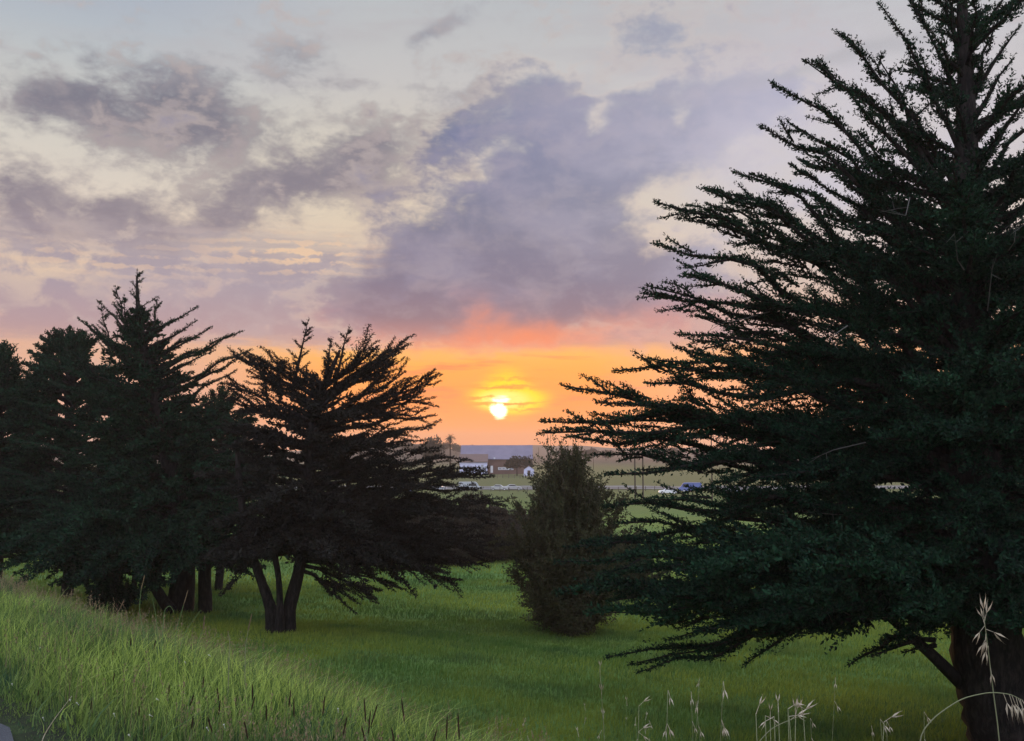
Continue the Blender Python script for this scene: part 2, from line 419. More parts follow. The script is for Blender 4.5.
def axis(lo, hi, near, step, growth):
    out = [0.0]; st = step
    while out[-1] < hi:
        if out[-1] > near: st *= growth
        out.append(out[-1] + st)
    neg = [0.0]; st = step
    while neg[-1] > lo:
        if neg[-1] < -near: st *= growth
        neg.append(neg[-1] - st)
    return np.array(sorted(set(neg[1:] + out)))
xs = axis(-2450, 2450, 9, .22, 1.045); ys = axis(-300, 2480, 16, .22, 1.045)
xs = np.clip(xs, -2480, 2480); ys = np.clip(ys, -320, 2480)
GX, GY = np.meshgrid(xs, ys)
def ground_material():
    m = bpy.data.materials.new('ground_cover'); m.use_nodes = True
    nt = m.node_tree; gg = G(nt); b = nt.nodes['Principled BSDF']
    b.inputs['Roughness'].default_value = 1.0; b.inputs['Specular IOR Level'].default_value = 0.1
    t = gg.new('ShaderNodeTexCoord'); v = t.outputs['Object']
    n1 = gg.noise(v, .035, 5, .6); n2 = gg.noise(v, .3, 6, .65); n3 = gg.noise(v, 3.0, 6, .7)
    c = gg.mix(gg.step(n1, .35, .65), (0.075, 0.16, 0.035, 1), (0.12, 0.18, 0.034, 1))
    c = gg.mix(gg.mul(gg.step(n2, .4, .7), .6), c, (0.05, 0.115, 0.033, 1))
    c = gg.mix(gg.mul(gg.step(n3, .35, .7), .6), c, (0.12, 0.20, 0.05, 1))
    # drier pasture far off
    sp = gg.new('ShaderNodeSeparateXYZ'); nt.links.new(v, sp.inputs[0])
    c = gg.mix(gg.step(sp.outputs[1], 110, 290, 0, .85), c, (0.135, 0.125, 0.058, 1))
    c = gg.mix(gg.step(sp.outputs[1], 380, 700, 0, .9), c, (0.10, 0.07, 0.055, 1))
    vd = gg.new('ShaderNodeVectorMath'); vd.operation = 'DOT_PRODUCT'; nt.links.new(v, vd.inputs[0]); vd.inputs[1].default_value = (0.729, 0.685, 0)
    c = gg.mix(gg.step(vd.outputs['Value'], 4.5, 9.0, 1, 0), c, gg.mix(gg.step(n3, .4, .65), (0.028, 0.032, 0.020, 1), (0.045, 0.065, 0.026, 1)))
    gg.put(b.inputs['Base Color'], c)
    bn = gg.new('ShaderNodeBump'); bn.inputs['Strength'].default_value = .8; bn.inputs['Distance'].default_value = .15
    gg.put(bn.inputs['Height'], gg.noise(v, 5.0, 6, .7)); nt.links.new(bn.outputs[0], b.inputs['Normal'])
    return m
ground = link('ground', grid_mesh('ground', GX, GY, T(GX, GY)), ground_material())
tag(ground, kind='structure')

# road the camera stands on: a sheet with a ragged edge, 4 mm and more above the level ground
q = np.linspace(-60, 90, 420); ss = np.array([-8.6, -7, -5, -3.5, -2.2, -1.1])
Q, S = np.meshgrid(q, ss)
edge = 0.05 * np.sin(Q * 5.1) + .04 * np.sin(Q * 13.3 + 1) + .03 * np.sin(Q * 29)
S2 = S + edge * (np.abs(S + 1.1) < .01)
RX = EX + NX * S2 - NY * Q; RY = EY + NY * S2 + NX * Q
tag(link('road', grid_mesh('road', RX, RY, np.full_like(RX, 0.012)), M['asphalt']), kind='structure')
# grey lot and lane far across the pasture
def strip(name, pts, w, mat, dz=.05):
    a = []
    for i, p in enumerate(pts):
        for j in np.linspace(-w / 2, w / 2, 5):
            a.append((p[0], p[1] + j))
    a = np.array(a).reshape(len(pts), 5, 2)
    X, Y = a[..., 0].T, a[..., 1].T
    return tag(link(name, grid_mesh(name, X, Y, T(X, Y) + dz), mat), kind='structure')
material('lane_paving', (0.16, 0.15, 0.145), .95, .2, (0.2, 0.19, 0.18), .2)
strip('lane', [(x, 262 + .0 * x) for x in np.linspace(-120, 160, 90)], 16, M['lane_paving'], .12)
# ------------------------------------------------------------------ trees
def unit(a): return a / (np.linalg.norm(a, axis=-1, keepdims=True) + 1e-9)
def bez(p0, p1, p2, n):
    t = np.linspace(0, 1, n)[:, None]
    return (1 - t) ** 2 * p0 + 2 * t * (1 - t) * p1 + t * t * p2
def kites(C, A, L, W, k, spread, tone=None):
    """k leaf sprays at every centre C pointing roughly along A"""
    n = len(C)
    C = np.repeat(C, k, 0); A = np.repeat(A, k, 0); L = np.repeat(L, k); W = np.repeat(W, k)
    d = unit(A + rng.normal(0, spread, (n * k, 3)))
    p = unit(np.cross(d, rng.normal(0, 1, (n * k, 3))))
    L = (L * rng.uniform(.6, 1.25, n * k))[:, None]; W = (W * rng.uniform(.6, 1.2, n * k))[:, None]
    C = C + rng.normal(0, 1, (n * k, 3)) * W * .5
    V = np.stack([C, C + d * L * .45 + p * W * .5, C + d * L, C + d * L * .5 - p * W * .5], 1)
    tn = rng.uniform(0, 1, n * k) ** 2
    if tone is not None: tn = np.clip(tn * .7 + np.repeat(tone, k), 0, 1)
    return V, tn

class Tree:
    def __init__(self): self.V = []; self.tn = []; self.wood = MB()
    def limb(self, p0, tip, lift, r0, start=.22, fan=.26, step=.16, leaf=.13, wid=.05, per=4, tipup=.0, thick=1.0, flat=1.0, droop=.12, wobble=.05):
        """one sweeping cypress limb: a wooden spine and two rows of upturned branchlets clothed in sprays"""
        p0 = np.array(p0, float); tip = np.array(tip, float)
        Ln = np.linalg.norm(tip - p0)
        mid = p0 * .5 + tip * .5 + np.array([0, 0, lift * Ln]) + rng.normal(0, wobble, 3) * Ln
        n = max(8, int(Ln / step))
        c = bez(p0, mid, tip, n)
        t = np.linspace(0, 1, n)
        c[:, 2] += tipup * Ln * np.clip(t - .75, 0, 1) ** 2 * 8
        ph = rng.uniform(0, 6, 3); fr = rng.uniform(1.2, 2.2)
        c += (np.sin(np.outer(t, [6.0 * fr, 7 * fr, 9 * fr]) + ph) * .024 * Ln) * (t * (1 - t) * 4)[:, None]
        m = max(5, min(10, int(Ln * 1.2)))
        idx = np.linspace(0, n - 1, m).astype(int)
        self.wood.tube(c[idx], [r0 * (1 - .93 * tt) + .006 for tt in t[idx]], 6, .06)
        tan = unit(np.gradient(c, axis=0))
        up = np.array([0, 0, 1.0])
        side = unit(np.cross(tan, up))
        C = []; A = []; Sz = []; Tn = []
        ctone = rng.uniform(0, .5)
        for i in range(n):
            if t[i] < start: continue
            k = (1 - t[i])
            edge_ = min(1.0, (t[i] - start) / .15 + .25)
            bl = (fan * Ln * k ** .8 * edge_ * .9 + .10) * rng.uniform(.55, 1.25)
            bl = min(bl, 2.2)
            for sg in (-1, 1):
                if rng.random() < .12: continue
                dirn = unit(tan[i] * rng.uniform(.7, 1.2) + side[i] * sg * rng.uniform(.55, 1.0) * flat + up * rng.uniform(-.12, .30))
                m2 = max(2, int(bl / .09))
                u = np.linspace(0.05, 1, m2)
                bc = c[i] + dirn * (u * bl)[:, None] + up * ((u ** 2) * bl * rng.uniform(-droop, .22))[:, None]
                bc += tan[i] * ((u ** 2) * bl * .25)[:, None]
                C.append(bc); A.append(np.tile(unit(dirn + tan[i] * .4 + up * .25), (m2, 1)))
                Sz.append((1 - .45 * u) * (0.6 + .4 * min(1, bl)) * thick); Tn.append(np.full(m2, ctone + rng.uniform(-.1, .25)))
            # sprays on the spine itself
            C.append(c[i:i + 1]); A.append(unit(tan[i:i + 1] + .35 * up)); Sz.append(np.array([(.55 + .55 * k) * thick])); Tn.append(np.array([ctone]))
        C = np.concatenate(C); A = np.concatenate(A); Sz = np.concatenate(Sz); Tn = np.concatenate(Tn)
        V, tn = kites(C, A, leaf * Sz, wid * Sz, per, .62, Tn * .5)
        self.V.append(V); self.tn.append(tn)
        return c
    def leader(self, p0, p1, r0, side_len=.35, **kw):
        """upright leading shoot with short ascending side branches"""
        p0 = np.array(p0, float); p1 = np.array(p1, float); Ln = np.linalg.norm(p1 - p0)
        self.limb(p0, p1, 0.0, r0, start=.0, fan=.10, wobble=.02, **kw)
        n = max(4, int(Ln / .28))
        for i in range(n):
            t = (i + rng.uniform(0, .8)) / n
            if t < .05: continue
            a = rng.uniform(0, 6.283)
            L = side_len * (1 - t) ** .8 * Ln * rng.uniform(.5, 1.1) + .12
            q_ = p0 + (p1 - p0) * t
            self.limb(q_, q_ + np.array([math.cos(a), math.sin(a), .75]) * L, -.08, r0 * .3, start=.05, fan=.2, step=.12, leaf=kw.get('leaf', .13), wid=kw.get('wid', .05), per=kw.get('per', 4))
    def finish(self, root, crown_mat, name='crown'):
        base = np.array(root.location)
        V = np.concatenate(self.V) - base; tn = np.concatenate(self.tn)
        link(name, quads_mesh(name, V, 4, tn), crown_mat, root)
        self.wood.v = [tuple(np.array(v) - base) for v in self.wood.v]
        self.wood.build('branches', M['bark'], root, smooth=True)

def trunk_mesh(root, stems, name='trunk', mat='bark', sides=14):
    """stems: list of (points, radii); every stem is a mesh of its own"""
    base = np.array(root.location)
    for pts, rad in stems:
        P_ = np.array(pts, float); P_[0, 2] = min(P_[0, 2], float(T(P_[0, 0], P_[0, 1])) ) - .3
        # resample smoothly
        n = len(P_); tt = np.linspace(0, n - 1, (n - 1) * 5 + 1)
        pp = np.stack([np.interp(tt, range(n), P_[:, k]) for k in range(3)], 1)
        for _ in range(3): pp[1:-1] = (pp[:-2] + pp[1:-1] * 2 + pp[2:]) / 4
        rr = np.interp(tt, range(n), rad)
        b = MB(); b.tube(pp - base, rr, sides, .09)
        b.build(name, M[mat], root, smooth=True)

def on_trunk(tr, z):
    a = np.array(tr, float)
    o = np.argsort(a[:, 2]); a = a[o]
    return np.array([np.interp(z, a[:, 2], a[:, 0]), np.interp(z, a[:, 2], a[:, 1]), z])

# ---- the great cypress on the right ---------------------------------------
def big_cypress():
    d0 = 25.0
    bx, by = P(1009, 741, d0)[0], d0
    bz = float(T(bx, by))
    root = empty('cypress_tree', (bx, by, bz - .1))
    tag(root, 'huge dark Monterey cypress with tiered sweeping branches, filling the right side of the view', 'tree')
    tr = [(bx, by, bz - .3), P(1006, 735, 25), P(995, 690, 25), P(985, 640, 25), P(978, 560, 25.1), P(974, 450, 25.2), P(970, 330, 25.3), P(967, 200, 25.2), P(966, 90, 25.1), P(962, 0, 25), P(960, -70, 25)]
    trunk_mesh(root, [(tr, [.98, .86, .86, .82, .70, .58, .46, .33, .22, .13, .05])], sides=20)
    t = Tree(); dead = MB(); base_ = np.array(root.location)
    material('dead_wood', (.10, .095, .085), .9, .1)
    L = lambda px, py, d, sy, lift, **k: t.limb(on_trunk(tr, P(970, sy, d0)[2]), P(px, py, d), lift, k.pop('r', .09), **k)
    # left-hand silhouette limbs (tip, height on trunk, arch)
    spec = [(880, 4, 24.5, 165, .12), (905, -14, 25.5, 120, .05), (937, -6, 24.8, 60, .06), (838, 34, 25, 205, .16), (852, 90, 25.5, 190, .10), (818, 66, 24.6, 235, .16), (806, 62, 26, 215, .17), (772, 84, 25, 270, .19),
            (789, 123, 25.6, 265, .15), (762, 126, 24.4, 300, .17), (792, 168, 25.5, 300, .12), (752, 175, 25.3, 320, .16), (735, 172, 25, 340, .18), (703, 188, 25, 350, .19), (711, 194, 24.2, 365, .16), (708, 208, 26, 372, .14),
            (656, 207, 25, 375, .20), (655, 246, 24.4, 400, .17), (690, 222, 25.6, 390, .15), (649, 288, 25, 425, .16), (645, 292, 25.8, 435, .14), (686, 276, 24, 415, .13), (700, 318, 25.3, 410, .06), (680, 338, 25, 440, .08),
            (652, 361, 24.6, 462, .09), (678, 352, 25.5, 450, .06), (616, 370, 25, 470, .10), (648, 384, 24.2, 470, .08), (563, 388, 25.2, 500, .02), (598, 402, 24.6, 500, .05), (596, 418, 25.8, 505, .04), (543, 420, 25, 512, .05),
            (541, 431, 24.4, 522, .05), (571, 441, 25.4, 520, .06), (596, 458, 25, 535, .06), (607, 474, 24, 540, .06), (640, 470, 26, 530, .05), (606, 508, 24.6, 560, .05), (648, 500, 23.8, 550, .06), (620, 524, 25.4, 565, .05),
            (566, 548, 24.6, 585, .07), (556, 566, 24, 590, .07), (585, 540, 25.3, 575, .07), (600, 590, 24.4, 600, .07), (610, 604, 23.8, 605, .08), (640, 570, 22.8, 585, .05), (662, 622, 23.6, 612, .07), (690, 600, 22.6, 600, .05), (650, 590, 24.8, 598, .06)]
    for i, (px, py, d, sy, lift) in enumerate(spec):
        ln = (970 - px) / F * d0
        if py > 330: sy = py + (sy - py) * (.62 if py < 430 else .42); lift = lift * .6 + .02
        t.limb(on_trunk(tr, P(970, sy, d0)[2]), P(px, py, d), lift, .05 + .009 * ln, start=.12, fan=.13 if py > 380 else .12, step=.10, leaf=.145, wid=.06, per=5, tipup=rng.uniform(-.012, .03), flat=.8, wobble=.034, thick=1.2)
        # companion twigs that leave the limb part way and make the outline serrated
        a = on_trunk(tr, P(970, sy, d0)[2]); b = P(px, py, d)
        mid = a * .5 + b * .5 + np.array([0, 0, lift * np.linalg.norm(b - a)])
        top_ = py < 190
        for j in range(5 if top_ else 11):
            u = rng.uniform(.22, .92)
            q_ = (1 - u) ** 2 * a + 2 * u * (1 - u) * mid + u * u * b
            s_ = unit(b - mid)
            off = s_ * rng.uniform(.6, 1.7) + np.array([0, rng.normal(0, .8), rng.uniform(-.45, .75)])
            t.limb(q_, q_ + off * (1.75 - u * 1.25) * (.55 if top_ else 1), rng.uniform(-.08, .1), .025, start=.05, fan=.24, step=.09, leaf=.15, wid=.06, per=4, flat=.9)
    # bent arm reaching out low and left, bare at the base
    arm = t.limb(P(962, 684, 25), P(835, 585, 24), .10, .17, start=.55, fan=.2, wobble=.02)
    for (px, py, d, sx, sy, lf) in [(609, 657, 24, 880, 590, -.07), (640, 672, 23.6, 868, 600, -.05), (632, 664, 24.4, 860, 596, -.05), (668, 640, 24.2, 860, 592, -.02), (745, 664, 23.4, 850, 590, -.02), (760, 640, 24, 850, 590, .02), (700, 652, 23.2, 850, 600, -.04), (850, 664, 24, 905, 632, .02), (872, 656, 23.5, 915, 640, .04), (905, 652, 24.4, 935, 645, .05), (884, 640, 24.6, 935, 640, .08), (690, 610, 24, 850, 585, .04)]:
        t.limb(P(sx, sy, 24.6), P(px, py, d), lf, .07, start=.18, fan=.16, step=.09, leaf=.15, wid=.06, per=5, flat=.8, wobble=.015)
    # lowest boughs, sagging under their own weight
    for (px, py, d, sy, lf) in [(560, 590, 23, 590, .07), (590, 612, 22.4, 600, .08), (640, 600, 21.5, 598, .08), (700, 632, 21.5, 608, .08), (740, 622, 20.5, 606, .08), (780, 636, 22, 612, .06), (760, 600, 19.5, 596, .08), (820, 640, 20.5, 614, .07),
                            (860, 646, 21.5, 616, .06), (900, 640, 20, 612, .06), (930, 646, 21, 616, .05), (1010, 650, 20.5, 616, .05), (1040, 640, 21, 612, .05), (680, 570, 20, 585, .08), (620, 560, 21.5, 580, .07), (800, 600, 19, 596, .07), (600, 575, 27, 585, .06), (640, 610, 27.5, 600, .07), (700, 620, 27, 600, .06)]:
        if px >= 770: py -= 26; sy -= 14
        t.limb(on_trunk(tr, P(970, sy, d0)[2]), P(px, py, d), lf, .09, start=.2, fan=.26, step=.11, leaf=.18, wid=.08, per=4, flat=.9, wobble=.03, thick=1.2, tipup=rng.uniform(-.02, .02))
    # second leader
    t.leader(on_trunk(tr, P(970, 215, d0)[2]) + np.array([-.5, 0, 0]), P(878, 58, 25.4), .09, .3)
    t.leader(P(905, 230, 25), P(838, 170, 25.2), .06, .3)
    t.leader(P(960, 40, 25), P(962, -95, 25), .08, .25)
    t.leader(P(958, 60, 25), P(948, -30, 25.2), .05, .25)
    t.leader(P(975, 90, 25), P(1000, 14, 25.2), .05, .22)
    # right-hand limbs near the top
    for (px, py, sy, lf) in [(1019, 27, 110, .04), (1046, 72, 190, .06), (1060, 92, 205, .06), (1080, 110, 230, .08), (1070, 60, 150, .05), (1012, 60, 130, .05), (1100, 150, 260, .08), (1090, 130, 240, .1), (1120, 180, 290, .1), (1140, 215, 320, .1), (1010, -10, 60, .05)]:
        t.limb(on_trunk(tr, P(970, sy, d0)[2]), P(px, py, 25 + rng.uniform(-.6, .6)), lf, .08, start=.12, fan=.11, step=.10, leaf=.15, wid=.06, per=5, flat=.8, wobble=.012)
    # all-round tiers
    ztop = P(960, -70, 25)[2]; zlow = P(970, 612, 25)[2]
    hz = np.linspace(0.0, 1, 185) ** 1.15 * .93
    for i, h in enumerate(hz):
        z0 = zlow + (ztop - zlow) * h
        a = i * 2.39996 + rng.uniform(-.3, .3)
        Rr = (10.2 * (1 - h) ** .62) * rng.uniform(.62, 1.05)
        if h > .6:
            if i % 3: continue
            Rr *= .72
        ca, sa = math.cos(a), math.sin(a)
        if ca < -.55: Rr *= .74
        if sa < -.1: Rr *= 1.0 - .38 * abs(sa)      # towards the road the crown is shorter
        o = on_trunk(tr, z0)
        rise = Rr * (-.07 + .10 * rng.uniform(-1, 1) * (1 - h) + .95 * h ** 1.3)
        t.limb(o, o + np.array([ca * Rr, sa * Rr, rise]), .07 * (1 - h) + .03, .05 + .01 * Rr, start=.2, fan=.34, step=.12, leaf=.17, wid=.075, per=5, flat=1.25, thick=1.2, wobble=.06, tipup=rng.uniform(-.02, .03))
        if h < .55 and sa < .3:
            t.limb(o, o + np.array([math.cos(a + .35) * Rr * .62, math.sin(a + .35) * Rr * .62, rise * .2 - .5]), .05, .05, start=.2, fan=.3, step=.14, leaf=.19, wid=.085, per=4, thick=1.15)
    # short growth clothing the upper trunk
    for i in range(230):
        h = rng.uniform(.22, 1.0); a = rng.uniform(0, 6.283); o = on_trunk(tr, zlow + (ztop - zlow) * h); Rr = rng.uniform(.7, 1.7) * max(.32, 1.35 - 1.35 * h)
        if h > .6 and i % 2: continue
        t.limb(o, o + np.array([math.cos(a), math.sin(a), rng.uniform(.2, 1.1)]) * Rr, .05, .03, start=.1, fan=.35, step=.1, leaf=.15, wid=.065, per=5, thick=1.1)
    # dead grey twigs left inside and along the crown
    for i in range(26):
        dead = MB(); h = rng.uniform(0, .6); a = rng.uniform(3.0, 5.6); o = on_trunk(tr, zlow + (ztop - zlow) * h)
        Rr = 10 * (1 - h) ** .7 * rng.uniform(.35, .8); q_ = o + np.array([math.cos(a) * Rr, math.sin(a) * Rr * .75, -.1 * Rr * rng.random()])
        e = q_ + unit(np.array([math.cos(a), math.sin(a) * .6, rng.uniform(-.5, .6)])) * rng.uniform(.6, 1.7)
        m_ = (q_ + e) / 2 + rng.normal(0, .12, 3)
        dead.tube([q_ - base_, m_ - base_, e - base_], [.016, .011, .003], 4)
        for k in range(3):
            f_ = m_ + (e - m_) * rng.random(); dead.tube([f_ - base_, f_ - base_ + unit(rng.normal(0, 1, 3) + (e - q_)) * rng.uniform(.2, .5)], [.008, .002], 3)
        dead.build('dead_twig', M['dead_wood'], root)
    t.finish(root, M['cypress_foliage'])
    return root
big_cypress()
LEAF = dict(leaf=.27, wid=.11, per=4)
LS = dict(leaf=.19, wid=.065, per=3)
# ---- middle-left cypress with the pointed leader ---------------------------
def left_cypress():
    d0 = 56.0
    bx = P(178, 606, d0)[0]; bz = float(T(bx, d0))
    root = empty('cypress_tree', (bx, d0, bz - .1))
    tag(root, 'broad cypress with a tall pointed top, left of the many-stemmed cypress', 'tree', 'cypresses at the edge of the pasture')
    tr = [(bx, d0, bz - .3), P(184, 575, d0), P(182, 520, d0), P(165, 440, d0), P(148, 370, d0), P(138, 310, d0), P(136.5, 276, d0)]
    trunk_mesh(root, [(tr, [.85, .66, .6, .42, .3, .14, .03]), ([P(206, 606, 55.5), P(204, 580, 55.6), P(207, 545, 55.8), P(212, 500, 56.0)], [.42, .34, .3, .22]),
                      ([P(176, 606, 55.0), P(158, 592, 55.0), P(147, 576, 55.0), P(142, 560, 55.2), P(140, 545, 55.4)], [.34, .28, .22, .18, .12])])
    t = Tree()
    ot = lambda y: on_trunk(tr, P(150, y, d0)[2])
    t.leader(P(140, 345, d0), P(137, 271, d0), .1, .30, **LS)
    t.leader(P(133, 350, d0), P(115, 287, 56.4), .08, .22, **LS)
    t.leader(P(112, 360, d0), P(101, 302, 55.6), .07, .22, **LS)
    t.leader(P(150, 340, d0), P(158, 298, 56.6), .07, .22, **LS)
    t.leader(P(125, 340, d0), P(124, 296, 55.0), .05, .2, **LS)
    spec = [(79, 318, 385, .08), (92, 330, 390, .04), (114, 303, 360, .05), (104, 305, 365, .08), (86, 322, 400, .1), (197, 310, 362, -.04), (176, 318, 350, -.02), (195, 322, 372, -.02), (211, 329, 385, -.04), (198, 335, 382, -.02), (242, 331, 400, -.06), (232, 336, 405, -.04), (214, 350, 405, 0),
            (251, 350, 425, -.03), (244, 358, 430, 0), (236, 372, 440, 0), (232, 392, 450, 0), (60, 345, 420, .08), (40, 375, 440, .06), (22, 400, 455, .05), (10, 440, 480, .05), (-20, 470, 505, .06), (0, 500, 530, .06), (30, 350, 430, .1), (240, 420, 470, .02), (250, 450, 490, .02)]
    for px, py, sy, lf in spec:
        if px > 170: sy = py + (sy - py) * .58; lf += .05
        for k in range(1 if px > 170 else 2):
            t.limb(ot(sy + 10 * k), P(px + 14 * k, py + 9 * k + rng.uniform(-3, 3), d0 + rng.uniform(-1, 1)), lf, .11, start=.15, fan=.13, step=.13, flat=.8, wobble=.03, thick=1.15, tipup=rng.uniform(-.01, .03), leaf=.21, wid=.08, per=4)
    ztop = P(137, 300, d0)[2]; zlow = P(180, 560, d0)[2]
    for i, h in enumerate(np.linspace(0, .95, 150)):
        o = on_trunk(tr, zlow + (ztop - zlow) * h)
        a = i * 2.39996 + rng.uniform(-.3, .3); Rr = 9.8 * (1 - h) ** .95 * rng.uniform(.65, 1.02)
        ca, sa = math.cos(a), math.sin(a)
        if ca > .3 : Rr *= .75
        if sa < 0: Rr *= .85
        rise = Rr * (-.16 + .75 * h)
        t.limb(o, o + np.array([ca * Rr, sa * Rr, rise]), .10 * (1 - h) + .02, .12, start=.15, fan=.30, step=.20, thick=1.25, leaf=.32, wid=.15, per=4, tipup=rng.uniform(-.03, .02))
    # drooping skirt to the left
    for i in range(60):
        px = rng.uniform(-25, 105); py = 560 + (px - 10) * .14 + rng.uniform(-26, 22); d = rng.uniform(45, 60.0)
        if i % 3 == 0: px += 90; py -= 10
        t.limb(ot(rng.uniform(500, 560)), P(px, py, d), .12, .09, start=.3, fan=.24, step=.2, thick=1.2, leaf=.30, wid=.13, per=4, tipup=-.02)
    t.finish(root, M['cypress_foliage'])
left_cypress()

# ---- many-stemmed cypress, right of it -------------------------------------
def stem_cypress():
    d0 = 47.0
    bx = P(282, 628, d0)[0]; bz = float(T(bx, d0))
    root = empty('cypress_tree', (bx, d0, bz - .1))
    tag(root, 'cypress with several leaning bare stems, its ragged branches reaching towards the sunset', 'tree', 'cypresses at the edge of the pasture')
    tr = [(P(288, 626, d0)[0], d0, bz - .3), P(288, 610, d0), P(300, 570, d0), P(308, 510, d0), P(310, 440, d0), P(322, 390, d0), P(340, 350, d0)]
    trunk_mesh(root, [(tr, [.44, .32, .27, .27, .25, .2, .06]),
                      ([P(274, 628, 46.8), P(271, 608, 46.8), P(263, 585, 46.8), P(254, 560, 46.8), P(246, 530, 47), P(240, 490, 47), P(236, 440, 47)], [.38, .27, .22, .2, .2, .16, .1]),
                      ([P(280, 628, 46.5), P(280, 606, 46.5), P(279, 580, 46.6), P(274, 550, 46.8), P(272, 510, 47), P(276, 430, 47)], [.26, .17, .14, .13, .13, .1]),
                      ([P(283, 622, 47.5), P(291, 596, 47.5), P(297, 565, 47.8), P(300, 540, 48), P(306, 500, 48)], [.26, .17, .13, .12, .1])], sides=12)
    t = Tree()
    ot = lambda y: on_trunk(tr, P(300, y, d0)[2])
    t.leader(P(292, 400, d0), P(308, 321, d0), .1, .2, **LS)
    t.leader(P(334, 390, d0), P(349, 328, d0), .1, .2, **LS)
    t.leader(P(325, 385, d0), P(331, 340, 47.5), .08, .2, **LS)
    t.leader(P(270, 410, d0), P(262, 357, 46.5), .07, .2, **LS)
    t.leader(P(281, 400, d0), P(279, 362, 46.5), .06, .22, **LEAF)
    spec = [(406, 345, 420, -.04), (400, 352, 425, -.02), (378, 346, 410, -.02), (382, 358, 420, .02), (438, 374, 450, -.02), (430, 382, 455, 0), (404, 372, 440, .04), (392, 366, 430, .06), (434, 416, 455, .12), (430, 402, 450, .10), (420, 398, 450, .08), (430, 428, 470, .04), (424, 440, 475, .04),
            (438, 452, 490, .03), (470, 462, 500, .04), (487, 474, 505, .06), (478, 470, 500, .06), (492, 478, 512, .06), (460, 486, 515, .05), (500, 500, 525, .07), (495, 520, 535, .08), (498, 540, 545, .10), (490, 553, 550, .10), (470, 566, 560, .10), (456, 584, 560, .12), (446, 574, 560, .10), (430, 570, 562, .08), (500, 560, 552, .10), (512, 548, 545, .09), (488, 566, 556, .1), (472, 545, 545, .07), (452, 560, 552, .08), (505, 505, 520, .06), (488, 512, 525, .05), (400, 588, 560, .10), (374, 597, 565, .10), (352, 600, 570, .08), (482, 528, 540, .06), (466, 510, 530, .05), (480, 490, 510, .05), (440, 545, 550, .06),
            (240, 360, 420, .02), (248, 372, 430, .04), (232, 385, 440, .04), (262, 362, 415, .02), (225, 400, 455, .04), (222, 430, 470, .04)]
    for px, py, sy, lf in spec:
        if py < 540: sy = py + (sy - py) * (.5 if py > 390 else .68)
        a = ot(sy); b = P(px, py, d0 + rng.uniform(-1.5, 1.5))
        t.limb(a, b, lf, .11, start=.15, fan=.14, step=.13, flat=.8, wobble=.045, thick=1.1, tipup=rng.uniform(-.02, .03), leaf=.21, wid=.08, per=4)
        mid = a * .5 + b * .5 + np.array([0, 0, lf * np.linalg.norm(b - a)])
        for j in range(8):
            u = rng.uniform(.25, .95); q_ = (1 - u) ** 2 * a + 2 * u * (1 - u) * mid + u * u * b
            off = unit(b - mid) * rng.uniform(.8, 2.0) + np.array([0, rng.normal(0, .9), rng.uniform(-.5, .8)])
            t.limb(q_, q_ + off * (1.5 - u), rng.uniform(-.1, .12), .03, start=.05, fan=.22, step=.13, leaf=.2, wid=.075, per=4)
    ztop = P(330, 375, d0)[2]; zlow = P(300, 555, d0)[2]
    for i, h in enumerate(np.linspace(0, .95, 92)):
        o = on_trunk(tr, zlow + (ztop - zlow) * h)
        a = i * 2.39996 + rng.uniform(-.3, .3); Rr = 7.2 * (1 - h * .55) * rng.uniform(.38, 1.05)
        ca, sa = math.cos(a), math.sin(a)
        if sa < 0: Rr *= .9
        rise = Rr * (-.12 + .5 * h)
        if h > .75: Rr *= .55
        t.limb(o, o + np.array([ca * Rr, sa * Rr, rise]), .08 * (1 - h) + .02, .12, start=.15, fan=.30, step=.2, thick=1.2, leaf=.30, wid=.13, per=4, tipup=rng.uniform(-.03, .03))
    for i in range(34):
        px = rng.uniform(205, 470); py = 592 - abs(px - 350) * .06 + rng.uniform(-34, 8); 
        if 235 < px < 325: py -= 36
        t.limb(ot(rng.uniform(490, 545)), P(px, py, rng.uniform(43, 51)), .10, .08, start=.3, fan=.22, step=.18, thick=1.2, leaf=.28, wid=.12, per=4, tipup=-.02)
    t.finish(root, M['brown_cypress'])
stem_cypress()

# ---- trees standing behind on the left --------------------------------------
def round_tree(px, py_base, d, tips, label, rad, ztop_py, trunk_r=.35, n=90, mat='cypress_foliage', cat='tree', group=None, gap=.6, leaf=.34, wid=.16, lowpy=None):
    x = P(px, py_base, d)[0]; bz = float(T(x, d))
    root = empty('cypress_tree', (x, d, bz - .1))
    tag(root, label, cat, group)
    zt = P(px, ztop_py, d)[2]
    tr = [(x, d, bz - .3), (x + .3, d, bz + (zt - bz) * .3), (x - .1, d, bz + (zt - bz) * .6), (x, d, bz + (zt - bz) * .93)]
    trunk_mesh(root, [(tr, [trunk_r, trunk_r * .8, trunk_r * .5, .06])], sides=9)
    t = Tree()
    lo = .16 if lowpy is None else (P(px, lowpy, d)[2] - bz) / (zt - bz)
    for i, h in enumerate(np.linspace(lo, .93, n)):
        a = i * 2.39996 + rng.uniform(-.4, .4)
        k = math.sqrt(max(.05, 1 - ((h - .5) / .56) ** 2))
        Rr = rad * k * rng.uniform(.6, 1.0)
        o = on_trunk(tr, bz + (zt - bz) * h * .9)
        t.limb(o, o + np.array([math.cos(a) * Rr, math.sin(a) * Rr, Rr * (-.1 + .45 * h)]), .12, .1, start=.3, fan=.40, step=.22, thick=1.2, leaf=leaf, wid=wid, per=4)
    for (qx, qy) in tips:
        t.limb(on_trunk(tr, P(px, qy + 50, d)[2]), P(qx, qy, d + rng.uniform(-1, 1)), .14, .1, start=.3, fan=.42, step=.16, leaf=.3, wid=.13, per=5, thick=1.2)
    t.finish(root, M[mat])
